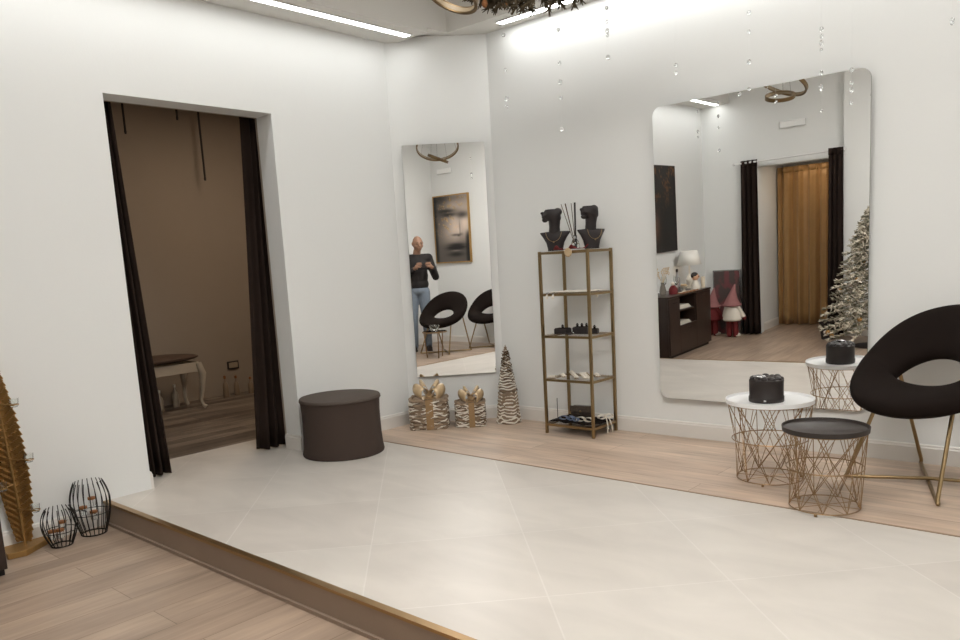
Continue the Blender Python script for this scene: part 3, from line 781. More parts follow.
for v, s in ((.18, 1), (.30, -.3), (.42, 1), (.56, -.3), (.68, 1)):
    p = mid(v) + lx * (lw(v) + .022) * (1 if s > 0 else -.25) - ln * -.0 + (ln * .045 if s < 0 else Vector())
    b = B(); b.tube([mid(v), p - Vector((0, 0, .012))], .003, seg=6); b.ring(p - Vector((0, 0, .008)), .02, .0022, 20, None, 6); a = b.obj('arm', GOLD_LEAF, t)
    b = B(); b.lathe([(.014, -.02), (.0165, -.018), (.022, .022), (.0205, .022), (.0155, -.014), (.0005, -.015)], p, 18); b.obj('glass_cup', GLASS, t)

# ------------------------------------------------------------------ cabinet and what stands on it
CX0, CX1, CY0, CY1, CT = XL + .018, -3.965, -.18, 1.02, .572
t = thing('cabinet', 'dark brown sideboard cabinet against the left wall', 'cabinet', ((CX0 + CX1) / 2, (CY0 + CY1) / 2, ZF))
cd, cl, chh = (CX1 - CX0) / 2, (CY1 - CY0) / 2, CT - ZF
N0, N1, M0, M1 = .26 - (CY0 + CY1) / 2, .73 - (CY0 + CY1) / 2, .225 - ZF, .54 - ZF
b = B()
b.b2((-cd, -cl, .03), (cd - .02, cl, M0 - .02)); b.b2((-cd, -cl, M0 - .02), (cd - .02, N0, chh - .02)); b.b2((-cd, N1, M0 - .02), (cd - .02, cl, chh - .02)); b.b2((-cd, N0, M0 - .02), (-cd + .03, N1, chh - .02))
b.obj('carcass', DARKWOOD, t, smooth=False)
b = B(); b.box((0, 0, chh - .01), (2 * cd + .01, 2 * cl + .01, .02)); b.obj('top_board', DARKWOOD, t, smooth=False, bevel=.003)
b = B(); b.box((-.01, 0, .015), (2 * cd - .05, 2 * cl - .02, .03)); b.obj('plinth', BUST_BLACK, t, smooth=False)
for y0, y1, z0, z1 in ((-cl + .004, N0 - .003, .04, chh - .026), (N1 + .003, cl - .004, .04, chh - .026), (N0, N1, .04, M0 - .004)):
    b = B(); b.b2((cd - .019, y0, z0), (cd, y1, z1)); d = b.obj('door', DARKWOOD, t, smooth=False, bevel=.002)
    b = B(); b.tube([(cd + .012, (y0 + y1) / 2 - .05, z1 - .05), (cd + .012, (y0 + y1) / 2 + .05, z1 - .05)], .004, seg=6); b.b2((cd, (y0 + y1) / 2 - .045, z1 - .053), (cd + .013, (y0 + y1) / 2 - .04, z1 - .047)); b.b2((cd, (y0 + y1) / 2 + .04, z1 - .053), (cd + .013, (y0 + y1) / 2 + .045, z1 - .047)); b.obj('handle', BUST_BLACK, d)
b = B(); b.b2((-cd + .03, N0, (M0 + M1) / 2 - .008), (cd - .03, N1, (M0 + M1) / 2 + .008)); b.obj('niche_shelf', DARKWOOD, t, smooth=False)
def papers(label, loc):
    t = thing('paper_stack', label, 'papers', loc, .05)
    for k in range(3):
        b = B(); b.box((0, .01 * (k - 1), .008 + .014 * k), (.22, .34 - .03 * k, .013)); b.obj('booklet', PEARL, t, smooth=False)
papers('white booklets on the upper level of the open cabinet niche', (-4.13, .49, (M0 + M1) / 2 + .009 + ZF))
papers('white booklets at the bottom of the open cabinet niche', (-4.13, .49, M0 - .019 + ZF))
ZT = CT + .0015
t = thing('table_lamp', 'white-shaded table lamp on the dark cabinet', 'lamp', (-4.19, -.10, ZT))
b = B(); b.lathe([(.06, 0), (.06, .012), (.02, .02), (.035, .06), (.045, .1), (.03, .15), (.012, .17), (.01, .29)], seg=28); b.obj('lamp_base', PEARL, t)
b = B(); b.lathe([(.145, .285), (.10, .455)], seg=40, cap=False); b.obj('lamp_shade', mat('linen_shade', '#e6e3dc', .8, var=.02), t, solid=.003)
b = B(); b.ball((0, 0, .34), .03, (1, 1, 1.3)); b.obj('bulb', glow('warm_bulb', '#ffe9c8', 6), t)
t = thing('doll', 'small dark-haired doll figure in white beneath the white lampshade', 'figurine', (-4.06, .04, ZT), math.radians(80))
SKIN = mat('doll_skin', '#d9ac8c', .5)
b = B(); b.loft([((0, 0, 0), .07, .055), ((0, 0, .02), .075, .06), ((0, 0, .06), .055, .04), ((0, 0, .095), .035, .028), ((0, 0, .11), .02, .018)], 20); b.obj('dress', PEARL, t)
b = B(); b.ball((0, 0, .148), .046, (.95, .95, 1.05)); b.ball((0, -.046, .142), .008); b.ball((.045, 0, .145), .011); b.ball((-.045, 0, .145), .011); b.tube([(0, 0, .09), (0, 0, .12)], .016); b.obj('head', SKIN, t)
b = B(); b.ball((0, .009, .163), .047, (1.02, .98, .86)); b.obj('hair', BUST_BLACK, t)
b = B(); b.ball((.017, -.042, .152), .006); b.ball((-.017, -.042, .152), .006); b.obj('eyes', BUST_BLACK, t)
def bottle(label, loc, h, r, m, capm, name='bottle'):
    t = thing(name, label, 'bottle', loc)
    b = B(); b.lathe([(r * .95, 0), (r, .005), (r, h * .5), (r * .8, h * .62), (r * .35, h * .72), (r * .32, h * .88)], seg=20); b.obj('bottle_body', m, t)
    b = B(); b.lathe([(r * .4, h * .86), (r * .42, h * .98), (r * .2, h)], seg=16); b.obj('cap', capm, t)
    return t
bottle('tall clear bottle with dark stopper left of the lamp on cabinet', (-4.15, .36, ZT), .27, .035, mat('pale_glass', '#c9c2c4', .08, trans=.6), BUST_BLACK)
bottle('low amber bottle between doll and white dish on cabinet', (-4.2, .27, ZT), .15, .03, mat('amber_glass', '#9b7350', .1, trans=.4), BRASS)
def glasscup(label, loc, h=.15):
    t = thing('wine_glass', label, 'glass', loc)
    b = B(); b.lathe([(.03, 0), (.03, .003), (.004, .008), (.004, h * .45)], seg=20); b.obj('stem', GLASS, t)
    b = B(); b.lathe([(.004, h * .45), (.028, h * .6), (.034, h * .8), (.029, h), (.027, h), (.031, h * .8), (.025, h * .62), (.001, h * .5)], seg=20, cap=False); b.obj('bowl', GLASS, t)
glasscup('wine glass on cabinet nearest the white lamp side of the centre', (-4.1, .50, ZT), .2)
glasscup('wine glass on cabinet behind the red dish', (-4.22, .58, ZT), .2)
t = thing('sweets_dish', 'white footed dish of pale sweets on cabinet centre', 'dish', (-4.06, .37, ZT))
b = B(); b.lathe([(.035, 0), (.03, .006), (.01, .02), (.012, .035), (.05, .06), (.055, .07), (.05, .068), (.0005, .05)], seg=26); b.obj('dish', PEARL, t)
b = B(); random.seed(2)
for k in range(14): b.ball((random.uniform(-.03, .03), random.uniform(-.03, .03), .072 + .012 * random.random()), .013, u=8, v=6)
b.obj('sweets', SATIN, t)
t = thing('bud_vase', 'glass vase of pale dried sprigs on the cabinet by the mirror-edge end', 'vase', (-4.18, .70, ZT))
b = B(); b.lathe([(.03, 0), (.04, .04), (.03, .09), (.018, .12), (.022, .14)], seg=20); b.obj('vase_body', mat('grey_glass', '#9d9489', .15, trans=.5), t)
b = B(); random.seed(5)
for k in range(9):
    a = k * 2.4; e = Vector((.07 * math.cos(a), .07 * math.sin(a), .26 + .05 * random.random())); b.tube([(0, 0, .12), e * .6 + Vector((0, 0, .03)), e], .002, seg=5)
    for q in range(4): b.ball(e - Vector((0, 0, .02 * q)) + Vector((.008 * math.cos(q * 2), .008 * math.sin(q * 2), 0)), .008, u=8, v=6)
b.obj('sprigs', SATIN, t)
t = thing('cloche', 'red-capped bell jar at the mirror-edge end of the cabinet', 'jar', (-4.08, .64, ZT))
b = B(); b.lathe([(.05, 0), (.05, .06), (.03, .09), (.01, .1)], seg=24); b.obj('jar_body', RED, t)
b = B(); b.ball((0, 0, .12), .022); b.obj('knob', PEARL, t)
for k in range(5):
    t = thing('sample_card', 'cream and brown striped sample card lying along the cabinet front edge', 'card', (-4.0, .22 + .1 * k, ZT), .5, 'sample cards along the cabinet edge')
    b = B(); b.box((0, 0, .006), (.05, .075, .012)); b.obj('card', CORK, t, smooth=False)
    b = B(); b.box((0, 0, .0135), (.05, .03, .003)); b.obj('cream_band', PEARL, t, smooth=False)
t = thing('candle', 'pale pillar candle at the far end of the cabinet by the lamp', 'candle', (-4.03, -.12, ZT))
b = B(); b.lathe([(.025, 0), (.025, .13), (.02, .135), (.0005, .132)], seg=20); b.obj('wax_body', WAX, t)
b = B(); b.tube([(0, 0, .13), (.002, 0, .145)], .0015, seg=5); b.obj('wick', BUST_BLACK, t)

# ------------------------------------------------------------------ pictures
def picture(label, centre, w, h, normal_axis, fn, frame_mat, nx, ny, fw=.018, name='framed_picture', deep=.03):
    """normal_axis: angle of the outward normal"""
    t = thing(name, label, 'picture', centre)
    t.rotation_euler = (0, 0, normal_axis + PI / 2)      # local -y faces out
    me = bpy.data.meshes.new('canvas'); bm = bmesh.new()
    lay = bm.loops.layers.color.new('Col')
    V = [[bm.verts.new(((i / nx - .5) * w, -deep, (j / ny - .5) * h)) for j in range(ny + 1)] for i in range(nx + 1)]
    col = [[fn(i / nx, j / ny) for j in range(ny + 1)] for i in range(nx + 1)]
    for i in range(nx):
        for j in range(ny):
            f = bm.faces.new((V[i][j], V[i + 1][j], V[i + 1][j + 1], V[i][j + 1]))
            for l, (p, q) in zip(f.loops, ((i, j), (i + 1, j), (i + 1, j + 1), (i, j + 1))): l[lay] = (*col[p][q], 1)
    bm.to_mesh(me); bm.free(); me.materials.append(attr_mat('print_' + name, .55))
    o = bpy.data.objects.new('canvas', me); COL.objects.link(o); o.parent = t
    b = B()
    for sx in (-1, 1): b.box((sx * (w / 2 + fw / 2), -deep / 2, 0), (fw, deep + .008, h + 2 * fw))
    for sz in (-1, 1): b.box((0, -deep / 2, sz * (h / 2 + fw / 2)), (w, deep + .008, fw))
    b.obj('frame', frame_mat, t, smooth=False)
    b = B(); b.box((0, -deep / 2 + .002, 0), (w, deep - .012, h)); b.obj('backing_board', TWIG, t, smooth=False)
    return t
def face_px(u, v):
    """generic half-turned woman's face, monochrome with gold flakes on the brow and cheek; v up"""
    u = 1 - u
    s = .30 + .22 * sm(.1, .6, u) * sm(.1, .5, v)
    n1 = noise.noise(Vector((u * 9, v * 16, 3))); n2 = noise.noise(Vector((u * 25, v * 45, 7)))
    def blob(cx, cy, rx, ry): return math.exp(-(((u - cx) / rx) ** 2 + ((v - cy) / ry) ** 2))
    s += .08 * blob(.62, .52, .14, .2) + .1 * blob(.3, .42, .25, .2) + .12 * blob(.9, .58, .12, .16)
    s -= .16 * blob(.745, .5, .018, .1) + .22 * blob(.70, .395, .035, .016)
    s -= .34 * blob(.46, .72, .2, .035) + .26 * blob(.40, .775, .24, .03) + .3 * blob(.85, .70, .16, .05)
    s += .14 * blob(.44, .745, .13, .016)
    s -= .25 * blob(.60, .405, .10, .016) + .12 * blob(.77, .41, .06, .02)
    s += .05 * blob(.72, .47, .06, .08)
    s -= .30 * blob(.62, .245, .24, .035) + .26 * blob(.6, .19, .23, .03) - .26 * blob(.6, .17, .16, .014) + .36 * blob(.62, .215, .22, .010)
    s -= .2 * blob(.6, .11, .2, .03)
    s -= .4 * sm(.86, 1., u) * (1 - sm(.35, .5, v)) + .25 * (1 - sm(0, .12, u))
    fl = sm(.05, .4, n1 + .4 * n2) * (blob(.3, .62, .3, .22) + blob(.5, .92, .5, .1))
    s = s * (1 - .35 * fl) + .16 * fl * (1 + n2)
    s -= .16 * blob(.4, .97, .6, .07)
    s = max(.03, min(.85, s)) ** 1.25 * 1.5
    g = min(1, fl * .8)
    return (s * (1.06 + .15 * g), s * (.97 + .02 * g), s * (.90 - .22 * g))
GILT = mat('gilt_frame', '#b08d58', .4, .7)
picture('tall sepia picture of a face in a thin gold frame, reflected in narrow mirror', (XR - .004, -.51, 1.73), .74, 1.06, PI, face_px, GILT, 60, 90)
def leaf_px(u, v):
    n1 = noise.noise(Vector((u * 5, v * 7, 1))); n2 = noise.noise(Vector((u * 22, v * 30, 5)))
    g = sm(.12, .5, n1 * .7 + n2 * .8) * sm(.35, .8, v)
    f = math.exp(-(((u - .72) / .16) ** 2 + ((v - .3) / .2) ** 2))
    bse = .045 + .03 * n2
    return (bse * 1.3 + .35 * g + .32 * f, bse + .22 * g + .22 * f, bse * .8 + .09 * g + .17 * f)
picture('dark unframed canvas with gold flecks on the wall above the cabinet', (XL + .004, .31, 1.55), .80, 1.0, 0, leaf_px, DARKWOOD, 44, 56, fw=.006)
def pink_px(u, v):
    n1 = noise.noise(Vector((u * 5, v * 7, 2))); n2 = noise.noise(Vector((u * 14, v * 18, 9)))
    k = sm(-.1, .3, n1 + .3 * n2)
    return (.30 + .16 * k, .26 + .0 * k, .25 + .02 * k)
picture('grey and rose print leaning behind the gnomes by the black curtain', (-4.06, YW + .035, .42 + ZF + .005), .34, .82, PI / 2, pink_px, SILVER, 24, 44, fw=.012)

# ------------------------------------------------------------------ gnomes
def gnome(label, loc, rz, hatc, bodyc, s=1., legs=True):
    t = thing('gnome_doll', label, 'gnome', loc, rz); t.scale = (s, s, s)
    if legs:
        for sx in (-1, 1):
            b = B(); b.capsule((sx * .05, 0, .04), (sx * .045, 0, .3), .038, .042); b.obj('leg', RED, t)
            b = B(); b.ball((sx * .055, -.03, .032), .05, (.85, 1.3, .62)); b.obj('shoe', PEARL, t)
    z = .24 if legs else 0.
    b = B(); b.loft([((0, 0, z), .12, .095), ((0, 0, z + .02), .135, .11), ((0, 0, z + .12), .12, .1), ((0, 0, z + .2), .085, .075), ((0, 0, z + .24), .05, .05)], 24); b.obj('sweater', bodyc, t)
    for sx in (-1, 1):
        b = B(); b.capsule((sx * .085, -.01, z + .19), (sx * .15, -.05, z + .06), .034, .03); a = b.obj('sleeve', bodyc, t)
        b = B(); b.ball((sx * .155, -.055, z + .04), .032); b.obj('mitten', RED, a)
    b = B(); b.loft([((0, -.05, z + .08), .01, .01), ((0, -.07, z + .12), .05, .035), ((0, -.06, z + .2), .085, .055), ((0, -.04, z + .25), .07, .06)], 20); b.obj('beard', SNOW, t)
    b = B(); b.ball((0, -.115, z + .22), .023); b.obj('nose', SKIN, t)
    b = B(); b.loft([((0, -.01, z + .21), .115, .105), ((0, -.005, z + .235), .12, .11), ((0, .0, z + .3), .085, .08), ((.02, .01, z + .38), .055, .05), ((.045, .015, z + .46), .028, .026), ((.065, .02, z + .52), .008, .008)], 24); h = b.obj('hat', hatc, t)
    b = B(); b.ring((0, -.008, z + .225), .118, .016, 30); b.obj('hat_brim', hatc, h)
PINKF = mat('dusty_pink_felt', '#9c6b6a', .9, var=.12, vscale=40)
gnome('standing gnome doll with white sweater, pink hat and dark red legs', (-3.90, -.72, ZF), math.radians(10), PINKF, PEARL, .90)
gnome('gnome doll in dark red with pink hat, partly hidden behind the white-sweater gnome', (-4.2, -.84, ZF), math.radians(25), PINKF, RED, .84)

# ------------------------------------------------------------------ Christmas tree and pot
t = thing('christmas_tree', 'snow-frosted Christmas tree with gold baubles by the black curtain', 'Christmas tree', (-2.15, -.2, ZF))
b = B(); b.tube([(0, 0, .02), (0, 0, 1.5)], [.03, .006]); b.obj('trunk', TWIG, t)
b = B(); b.lathe([(.2, 0), (.2, .012), (.05, .03), (.04, .14), (.03, .15)], seg=24); b.obj('stand', BUST_BLACK, t)
random.seed(17)
gm, sn = B(), B()
baubles = []
for k in range(210):
    v = (k + .5) / 210; z = .22 + 1.28 * v; R = .55 * (1 - v) ** .8 + .03; a = k * 2.39996 + random.uniform(-.2, .2); L = R * random.uniform(.8, 1.05)
    d = Vector((math.cos(a), math.sin(a), -.22)); tip = Vector((0, 0, z)) + d * L
    gm.tube([(0, 0, z), tip], [.006, .002], seg=4)
    for q in range(7):
        f = .35 + .65 * q / 6; p = Vector((0, 0, z)) + d * L * f
        for s in range(5):
            dd = (d * .7 + Vector((random.uniform(-1, 1), random.uniform(-1, 1), random.uniform(-.5, .8))) * .8).normalized()
            l2 = .055 * random.uniform(.6, 1.1)
            (sn if random.random() < .55 else gm).tube([p, p + dd * l2], [.010, .003], seg=4)
    if k % 9 == 4: baubles.append(tip - d * .05 - Vector((0, 0, .05)))
gm.obj('needles', mat('frosted_green_needle', '#827f6d', .9, var=.3, vscale=30), t)
sn.obj('snow_tips', mat('snow_flock', '#c9c0b0', .95, var=.15, vscale=30), t)
for p in baubles:
    b = B(); b.ball(p, .027, u=12, v=8); b.obj('bauble', GOLD_LEAF, t)
b = B(); b.ball((0, 0, 1.56), .04, (.7, .7, 1.2)); b.obj('tree_top', SNOW, t)
t = thing('planter_pot', 'black pot on the lower floor before the black curtain near tree', 'pot', (-2.72, -.68, ZF))
b = B(); b.lathe([(.085, 0), (.11, .2), (.115, .22), (.105, .22), (.098, .19), (.0005, .185)], seg=28); b.obj('pot_body', BUST_BLACK, t)
b = B(); b.lathe([(.097, .186), (.0005, .2)], seg=24); b.obj('soil', TWIG, t)

# ------------------------------------------------------------------ ring lamp, garland, crystal strings
t = thing('ring_chandelier', 'hanging gold double-ring ceiling lamp, larger ring above smaller', 'ceiling lamp', (-2.3, 2.48, 2.285))
RG = mat('ring_gold', '#6f5a3c', .4, .8)
RGL = mat('ring_inner_band', '#8f8068', .5)
def lamp_ring(c, R, tilt, axis, z):
    M = Matrix.Rotation(tilt, 3, Vector(axis))
    b = B()
    prof = [(R - .006, -.014), (R + .008, -.014), (R + .008, .014), (R - .006, .014)]
    rings = []
    for k in range(56):
        a = 2 * PI * k / 56
        rings.append([b.bm.verts.new(Vector(c) + M @ Vector((r * math.cos(a), r * math.sin(a), zz))) for r, zz in prof])
    for k in range(56):
        for j in range(4): b.bm.faces.new((rings[k][j], rings[(k + 1) % 56][j], rings[(k + 1) % 56][(j + 1) % 4], rings[k][(j + 1) % 4]))
    o = b.obj('ring', RG, t)
    b = B(); rr = []
    for k in range(56):
        a = 2 * PI * k / 56
        rr.append([b.bm.verts.new(Vector(c) + M @ Vector((R - .0065, 0, 0)).lerp(Vector((R - .0065, 0, 0)), 0) if False else Vector(c) + M @ Vector(((R - .0068) * math.cos(a), (R - .0068) * math.sin(a), zz))) for zz in (-.009, .009)])
    for k in range(56): b.bm.faces.new((rr[k][0], rr[(k + 1) % 56][0], rr[(k + 1) % 56][1], rr[k][1]))
    b.obj('light_band', RGL, o)
    for k in range(3):
        a = 2 * PI * k / 3 + .4; p = Vector(c) + M @ Vector((R * math.cos(a), R * math.sin(a), .012))
        b = B(); b.tube([p, (c[0] * .3, 0, ZC - 2.285 - .02)], .0012, seg=5); b.obj('cable', SILVER, t)
lamp_ring((0, 0, .115), .215, math.radians(30), (.7, .7, 0), 0)
lamp_ring((0.0, .0, -.005), .105, math.radians(24), (-.7, .3, 0), 0)
b = B(); b.lathe([(.07, ZC - 2.285 - .03), (.07, ZC - 2.285 - .002)], seg=28); b.obj('canopy', RG, t)

t = thing('pine_garland', 'dark pine garland hung high before the mirror wall', 'garland', (-2.80, 3.24, 2.475))
GP = [Vector((.66 * k / 40, .28 * k / 40, .075 + .03 * (k / 40) + .015 * math.sin(k * .5))) for k in range(41)]
b = B(); b.tube(GP, .012, seg=6); b.obj('garland_branch', TWIG, t)
b = B(); random.seed(31)
def sprig(bb, base, ax, L):
    """flat needle sprig of short leaflets"""
    bb.tube([base, base + ax * L], [.003, .0015], seg=4)
    for q in range(9):
        p = base + ax * L * (.15 + .85 * q / 8)
        for s in range(4):
            dd = (ax * .8 + Vector((random.uniform(-1, 1), random.uniform(-1, 1), random.uniform(-1, 1))) * .75).normalized()
            bb.tube([p, p + dd * .036], [.006, .002], seg=3)
for k in range(115):
    p = GP[0].lerp(GP[-1], random.random())
    ax = Vector((random.uniform(-1, 1), random.uniform(-1, 1), random.uniform(-1.1, .7))).normalized()
    sprig(b, p, ax, random.uniform(.08, .135))
o = b.obj('needles', mat('dark_pine_needle', '#4a3f2c', .85, var=.35, vscale=30), t); o['kind'] = 'stuff'
for k in range(7):
    b = B(); p = GP[2 + 6 * k] + Vector((0, -.03, -.05)); b.ball(p, .016, (1, 1, 1.3)); b.obj('pine_cone', CORK, t)
for k in (4, 36):
    b = B(); b.tube([GP[k], (GP[k].x, GP[k].y, ZC - 2.475)], .0015, seg=5); b.obj('hanging_cord', TWIG, t)

STR = [(-2.668, 3.244, [2.341, 2.169, 2.025, 1.987], 'crystal bead string hanging furthest left, by the corner panel'),
       (-2.445, 3.415, [2.345, 2.182, 2.088, 2.011, 1.854], 'long crystal bead string second from left, above the shelf left side'),
       (-2.240, 3.553, [2.425, 2.360, 2.315, 2.293, 2.187], 'short crystal bead string third from left, above the shelf'),
       (-1.950, 3.720, [2.114, 2.076], 'crystal bead string with two beads just above the mirror left corner'),
       (-1.636, 3.868, [2.313, 2.225, 2.085, 1.959], 'crystal bead string crossing the middle of the mirror top edge'),
       (-1.333, 3.983, [2.187, 2.156, 2.125, 2.093, 1.989, 1.925], 'crystal bead string with a clustered top, right of the mirror centre'),
       (-1.208, 4.023, [1.984, 1.925, 1.893, 1.834], 'crystal bead string before the upper right mirror corner'),
       (-0.821, 4.119, [2.129, 2.117], 'crystal bead string furthest right, beyond the mirror')]
for x, y, zs, lab in STR:
    zt_ = 2.475 + .06 + .045 * (x + 2.8)
    t = thing('crystal_bead_string', lab, 'bead string', (x, y, zs[-1]), 0, None)
    b = B(); b.tube([(0, 0, 0), (0, 0, (zt_ if x < -2.0 else ZC if y < 4.27 - .04 * 0 else ZS) - zs[-1])], .0005, seg=4); b.obj('thread', NYLON, t)
    for i, z in enumerate(zs):
        r = .0105 if i % 2 == 0 else .0085
        b = B(); b.ball((0, 0, z - zs[-1]), r, (1, 1, 1.25 if i % 3 else 1), u=8, v=6); b.obj('bead', CLEAR_BEAD, t)

# ------------------------------------------------------------------ emergency lights
def wall_light(label, loc, rz):
    t = thing('emergency_light', label, 'wall light', loc, rz)
    b = B(); b.box((0, -.02, 0), (.30, .04, .08)); b.obj('housing', WHITE_METAL, t, bevel=.008)
    b = B(); b.box((0, -.0415, 0), (.26, .004, .055)); b.obj('lens', mat('frosted_lens', '#f0f0ee', .3), t, smooth=False)
wall_light('white oblong emergency light high above the gold-curtained doorway', (-3.22, YW - .001, 2.44), PI)
wall_light('white oblong emergency light high above the face picture', (XR + .001, -.62, 2.66), PI / 2 + PI)

# ------------------------------------------------------------------ fitting room contents
t = thing('stool', 'white cabriole-leg bench with brown oval seat in the fitting room', 'stool', (-6.92, 3.12, .0015))
WW = mat('aged_white_paint', '#b5aa99', .6, var=.1)
b = B(); b.grid(lambda u, v: Vector((.215 * math.cos(2 * PI * u) * math.sin(PI * v), .47 * math.copysign(abs(math.sin(2 * PI * u)) ** .8, math.sin(2 * PI * u)) * math.sin(PI * v), .485 - .045 * math.cos(PI * v))), 40, 14, cu=True); b.obj('seat_cushion', mat('brown_seat', '#4f3d31', .6, var=.15), t)
b = B()
for sx in (-1, 1): b.box((sx * .17, 0, .395), (.02, .78, .09))
for sy in (-1, 1): b.box((0, sy * .39, .395), (.34, .02, .09))
b.obj('apron', WW, t, smooth=False, bevel=.004)
for sx in (-1, 1):
    for sy in (-1, 1):
        b = B(); b.tube([(sx * .165, sy * .385, .43), (sx * .185, sy * .41, .33), (sx * .175, sy * .40, .2), (sx * .155, sy * .385, .08), (sx * .165, sy * .40, .03), (sx * .18, sy * .415, .012)], [.032, .034, .024, .017, .017, .022], seg=10); b.obj('leg', WW, t)
for k, (x, y, h) in enumerate(((-6.98, 3.02, .2), (-7.05, 3.12, .24), (-7.0, 3.22, .2), (-7.1, 3.42, .22))):
    bottle(('pale bottle on the fitting room floor under the bench, nearest the curtain', 'tallest pale bottle under the fitting room bench', 'pale bottle under the fitting room bench, right of the tallest', 'pale bottle just behind the bench leg')[k], (x, y, .0015), h, .03, mat('dusty_glass_%d' % k, '#b3a48f', .3), PEARL)
for k, (x, y, h) in enumerate(((-7.15, 3.98, .22), (-7.18, 4.12, .2), (-7.14, 4.26, .17))):
    bottle(('pale bottle below the socket, leftmost of three', 'pale bottle below the socket, middle of three', 'pale bottle below the socket, beside the right curtain')[k], (x, y, .0015), h, .03, mat('dusty_glass_r%d' % k, '#8c7a66', .3), CORK)
t = thing('wall_socket', 'dark-framed wall socket low on the fitting room wall', 'socket', (-7.297, 4.17, .30), 0)
b = B(); b.box((.004, 0, 0), (.01, .13, .085)); b.obj('frame', BUST_BLACK, t, smooth=False, bevel=.003)
b = B(); b.box((.0095, 0, 0), (.004, .1, .055)); b.obj('insert', mat('beige_plastic', '#9c8d78', .5), t, smooth=False)
for y, z, lab in ((3.27, 2.55, 'short dark cord hanging leftmost in the fitting room'), (3.78, 2.72, 'shortest dark cord hanging in the middle of the fitting room'), (4.0, 2.17, 'long dark cord hanging in the fitting room')):
    t = thing('hanging_cord', lab, 'cord', (-7.15, y, z))
    b = B(); b.tube([(0, 0, 0), (0, 0, 2.899 - z)], .010, seg=8); b.obj('cord', BUST_BLACK, t)
    b = B(); b.lathe([(.008, -.02), (.012, 0), (.008, .02)], seg=10); b.obj('weight', BUST_BLACK, t)

# ------------------------------------------------------------------ small side table by the man
t = thing('glass_table', 'small gold-legged glass table in front of the man and the left chair', 'side table', (-.52, .54, ZF))
b = B(); b.lathe([(.17, .37), (.17, .376)], seg=36); b.obj('glass_top', GLASS, t)
b = B(); b.ring((0, 0, .366), .17, .009, 40); b.obj('rim', GOLD, t)
for k in range(3):
    a = 2 * PI * k / 3; b = B(); b.tube([(.16 * math.cos(a), .16 * math.sin(a), .362), (.13 * math.cos(a), .13 * math.sin(a), .0)], .008, seg=8); b.obj('leg', GOLD, t)
t = thing('glass_bowl', 'clear glass bowl on the small gold-legged glass table', 'bowl', (-.52, .54, ZF + .3775))
b = B(); b.lathe([(.035, 0), (.04, .004), (.07, .05), (.075, .08), (.071, .08), (.066, .05), (.036, .01), (.0005, .009)], seg=28); b.obj('bowl_body', GLASS, t)
b = B(); b.ring((0, 0, .08), .073, .003, 32, None, 6); b.obj('rim', GLASS, t)

# ------------------------------------------------------------------ the man with the phone
man = thing('person', 'bald man in black jacket and blue jeans holding up a phone', 'person', (.034, -.29, ZF), math.radians(42.5))
def remesh(o, vox, it=6):
    q = o.modifiers.new('remesh', 'REMESH'); q.mode = 'VOXEL'; q.voxel_size = vox; q.use_smooth_shade = True
    q = o.modifiers.new('smooth', 'SMOOTH'); q.factor = .5; q.iterations = it
    return o
SK = mat('skin', '#94705a', .55, var=.06, vscale=30)
PH = Vector((.098, .221, 1.30))          # phone centre in the man's frame
shR, shL = Vector((.185, 0, 1.405)), Vector((-.185, 0, 1.405))
elR, elL = Vector((.28, .02, 1.12)), Vector((-.24, .06, 1.12))
wrR, wrL = Vector((.225, .165, 1.265)), Vector((-.04, .17, 1.255))
b = B()
# trunk, neck, legs (continuous under the clothes)
b.ball((0, 0, .96), .15, (1, .72, .8)); b.ball((0, 0, 1.12), .145, (1, .7, 1.2)); b.ball((0, 0, 1.3), .165, (1, .66, .9))
b.capsule((0, .0, 1.4), (.024, .032, 1.53), .062, .056)
for sh, el, wr in ((shR, elR, wrR), (shL, elL, wrL)):
    b.capsule((sh.x * .5, 0, 1.41), sh, .06, .058); b.capsule(sh, el, .05, .042); b.capsule(el, wr, .041, .028)
for s in (-1, 1):
    b.capsule((s * .085, 0, .92), (s * .1, .02, .5), .082, .055); b.capsule((s * .1, .02, .5), (s * .105, -.01, .1), .054, .036); b.capsule((s * .105, -.01, .05), (s * .115, .12, .04), .036, .03)
# head
hc = Vector((0.035, .055, 1.635)); HT = Matrix.Rotation(math.radians(-14), 3, 'X') @ Matrix.Rotation(math.radians(-14), 3, 'Z')
def H(x, y, z): return hc + HT @ Vector((x, y, z))
b.ball(hc, .1, (.76, .96, 1.08), rot=HT, u=24, v=18); b.ball(H(0, .025, -.055), .07, (.85, .95, .85), rot=HT); b.ball(H(0, .06, -.088), .03, (1.2, .9, .8), rot=HT)
b.capsule(H(0, .092, .015), H(0, .112, -.022), .010, .015); b.capsule(H(-.035, .082, .028), H(.035, .082, .028), .012, .012)
b.capsule(H(-.02, .088, -.053), H(.02, .088, -.053), .008, .008); b.capsule(H(-.018, .086, -.064), H(.018, .086, -.064), .008, .008)
for s in (-1, 1): b.ball(H(s * .08, -.005, -.005), .024, (.42, .8, 1.25), rot=HT); b.ball(H(s * .04, .06, -.03), .03)
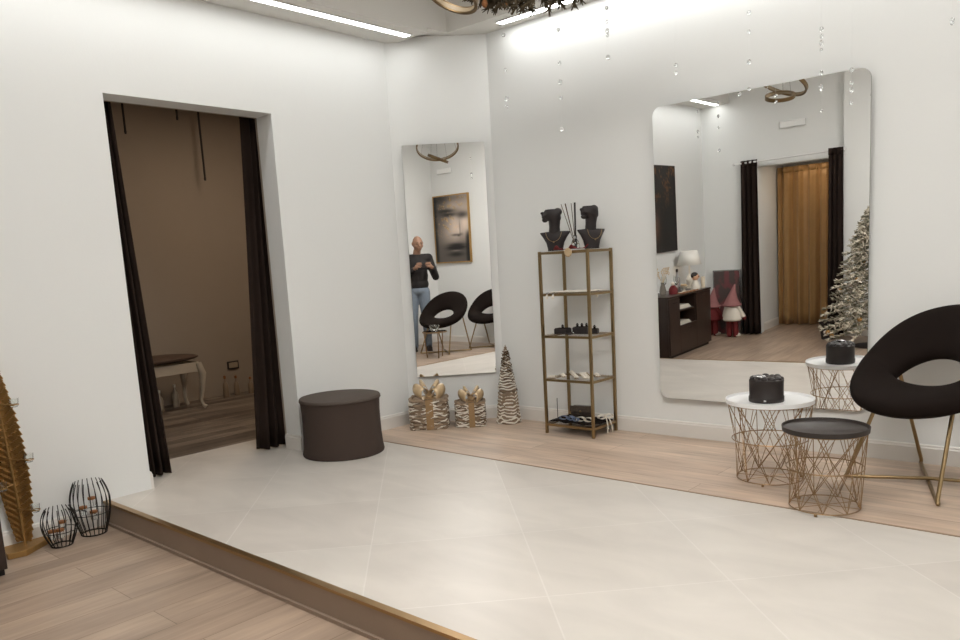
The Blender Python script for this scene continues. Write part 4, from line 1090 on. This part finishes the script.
# hands: palms at the phone ends, fingers across the far side, thumbs on the near side
for s, wr in ((1, wrR), (-1, wrL)):
    pe = PH + Vector((s * .1, -.012, -.012))
    b.capsule(wr, wr.lerp(pe, .5), .027, .028); b.ball(wr.lerp(pe, .78), .04, (.62, .9, 1.0))
    for k, (dz, L) in enumerate(((.036, .062), (.013, .07), (-.009, .064), (-.03, .05))):
        p0 = PH + Vector((s * .102, .0, dz)); p1 = PH + Vector((s * .094, .0155, dz + .004)); p2 = PH + Vector((s * (.094 - L * .55), .0165, dz + .006)); p3 = PH + Vector((s * (.094 - L), .0145, dz + .004))
        b.tube([wr.lerp(pe, .85), p0, p1, p2, p3], [.012, .0095, .009, .0083, .0072], seg=8); b.ball(p3, .0072, u=8, v=6)
    q0, q1, q2 = wr.lerp(pe, .6) + Vector((0, -.018, .015)), PH + Vector((s * .088, -.022, .022)), PH + Vector((s * .055, -.0155, .024))
    b.tube([q0, q1, q2], [.014, .011, .009], seg=8); b.ball(q2, .009, u=8, v=6)
remesh(b.obj('body', SK, man), .0065, 4)
b = B()
for s in (-1, 1): b.ball(H(s * .031, .089, .008), .0085, u=10, v=8)
b.obj('eyes', BUST_BLACK, man)
b = B()
for s in (-1, 1): b.capsule(H(s * .018, .094, .033), H(s * .047, .084, .031), .004, .003)
b.obj('eyebrows', TWIG, man)
b = B()
b.ball((0, 0, 1.02), .17, (1.02, .76, .75)); b.ball((0, .005, 1.15), .17, (1, .75, 1.2)); b.ball((0, 0, 1.31), .185, (1.02, .7, .85)); b.tube([(0, 0, 1.38), (0, .01, 1.475)], [.11, .075], seg=20)
for sh, el, wr in ((shR, elR, wrR), (shL, elL, wrL)):
    b.capsule((sh.x * .5, 0, 1.40), sh, .078, .074); b.capsule(sh, el, .07, .058); b.capsule(el, el.lerp(wr, .86), .057, .043)
remesh(b.obj('jacket', mat('black_jacket', '#1c1716', .8, var=.12, vscale=14, bump=.3, bscale=18), man), .011, 5)
b = B(); b.ball((0, 0, .93), .165, (1, .74, .62))
for s in (-1, 1):
    b.capsule((s * .085, 0, .9), (s * .1, .02, .5), .098, .074); b.capsule((s * .1, .02, .5), (s * .107, -.005, .07), .072, .058)
remesh(b.obj('jeans', mat('blue_denim', '#77828f', .85, var=.15, vscale=20, bump=.3, bscale=200), man), .011, 5)
for s in (-1, 1):
    b = B(); b.capsule((s * .107, -.03, .045), (s * .12, .13, .038), .045, .038); b.box((s * .113, .05, .012), (.085, .24, .024)); remesh(b.obj('shoe', BUST_BLACK, man), .007, 4)
ph = thing('phone', 'dark smartphone held sideways in the man\'s hands', 'phone', (0, 0, 0), math.radians(42.5))
ph.location = Matrix.Translation(Vector((.034, -.29, ZF))) @ Matrix.Rotation(math.radians(42.5), 4, 'Z') @ PH
b = B(); b.box((0, 0, 0), (.152, .008, .074)); b.obj('case', BUST_BLACK, ph, smooth=False, bevel=.003)
b = B(); b.box((0, -.0043, 0), (.144, .001, .068)); b.obj('screen', mat('dark_screen', '#14161a', .1), ph, smooth=False)
b = B(); b.b2((-.07, .004, .006), (-.035, .0062, .032)); b.obj('lens_block', BLACK_METAL, ph, smooth=False)
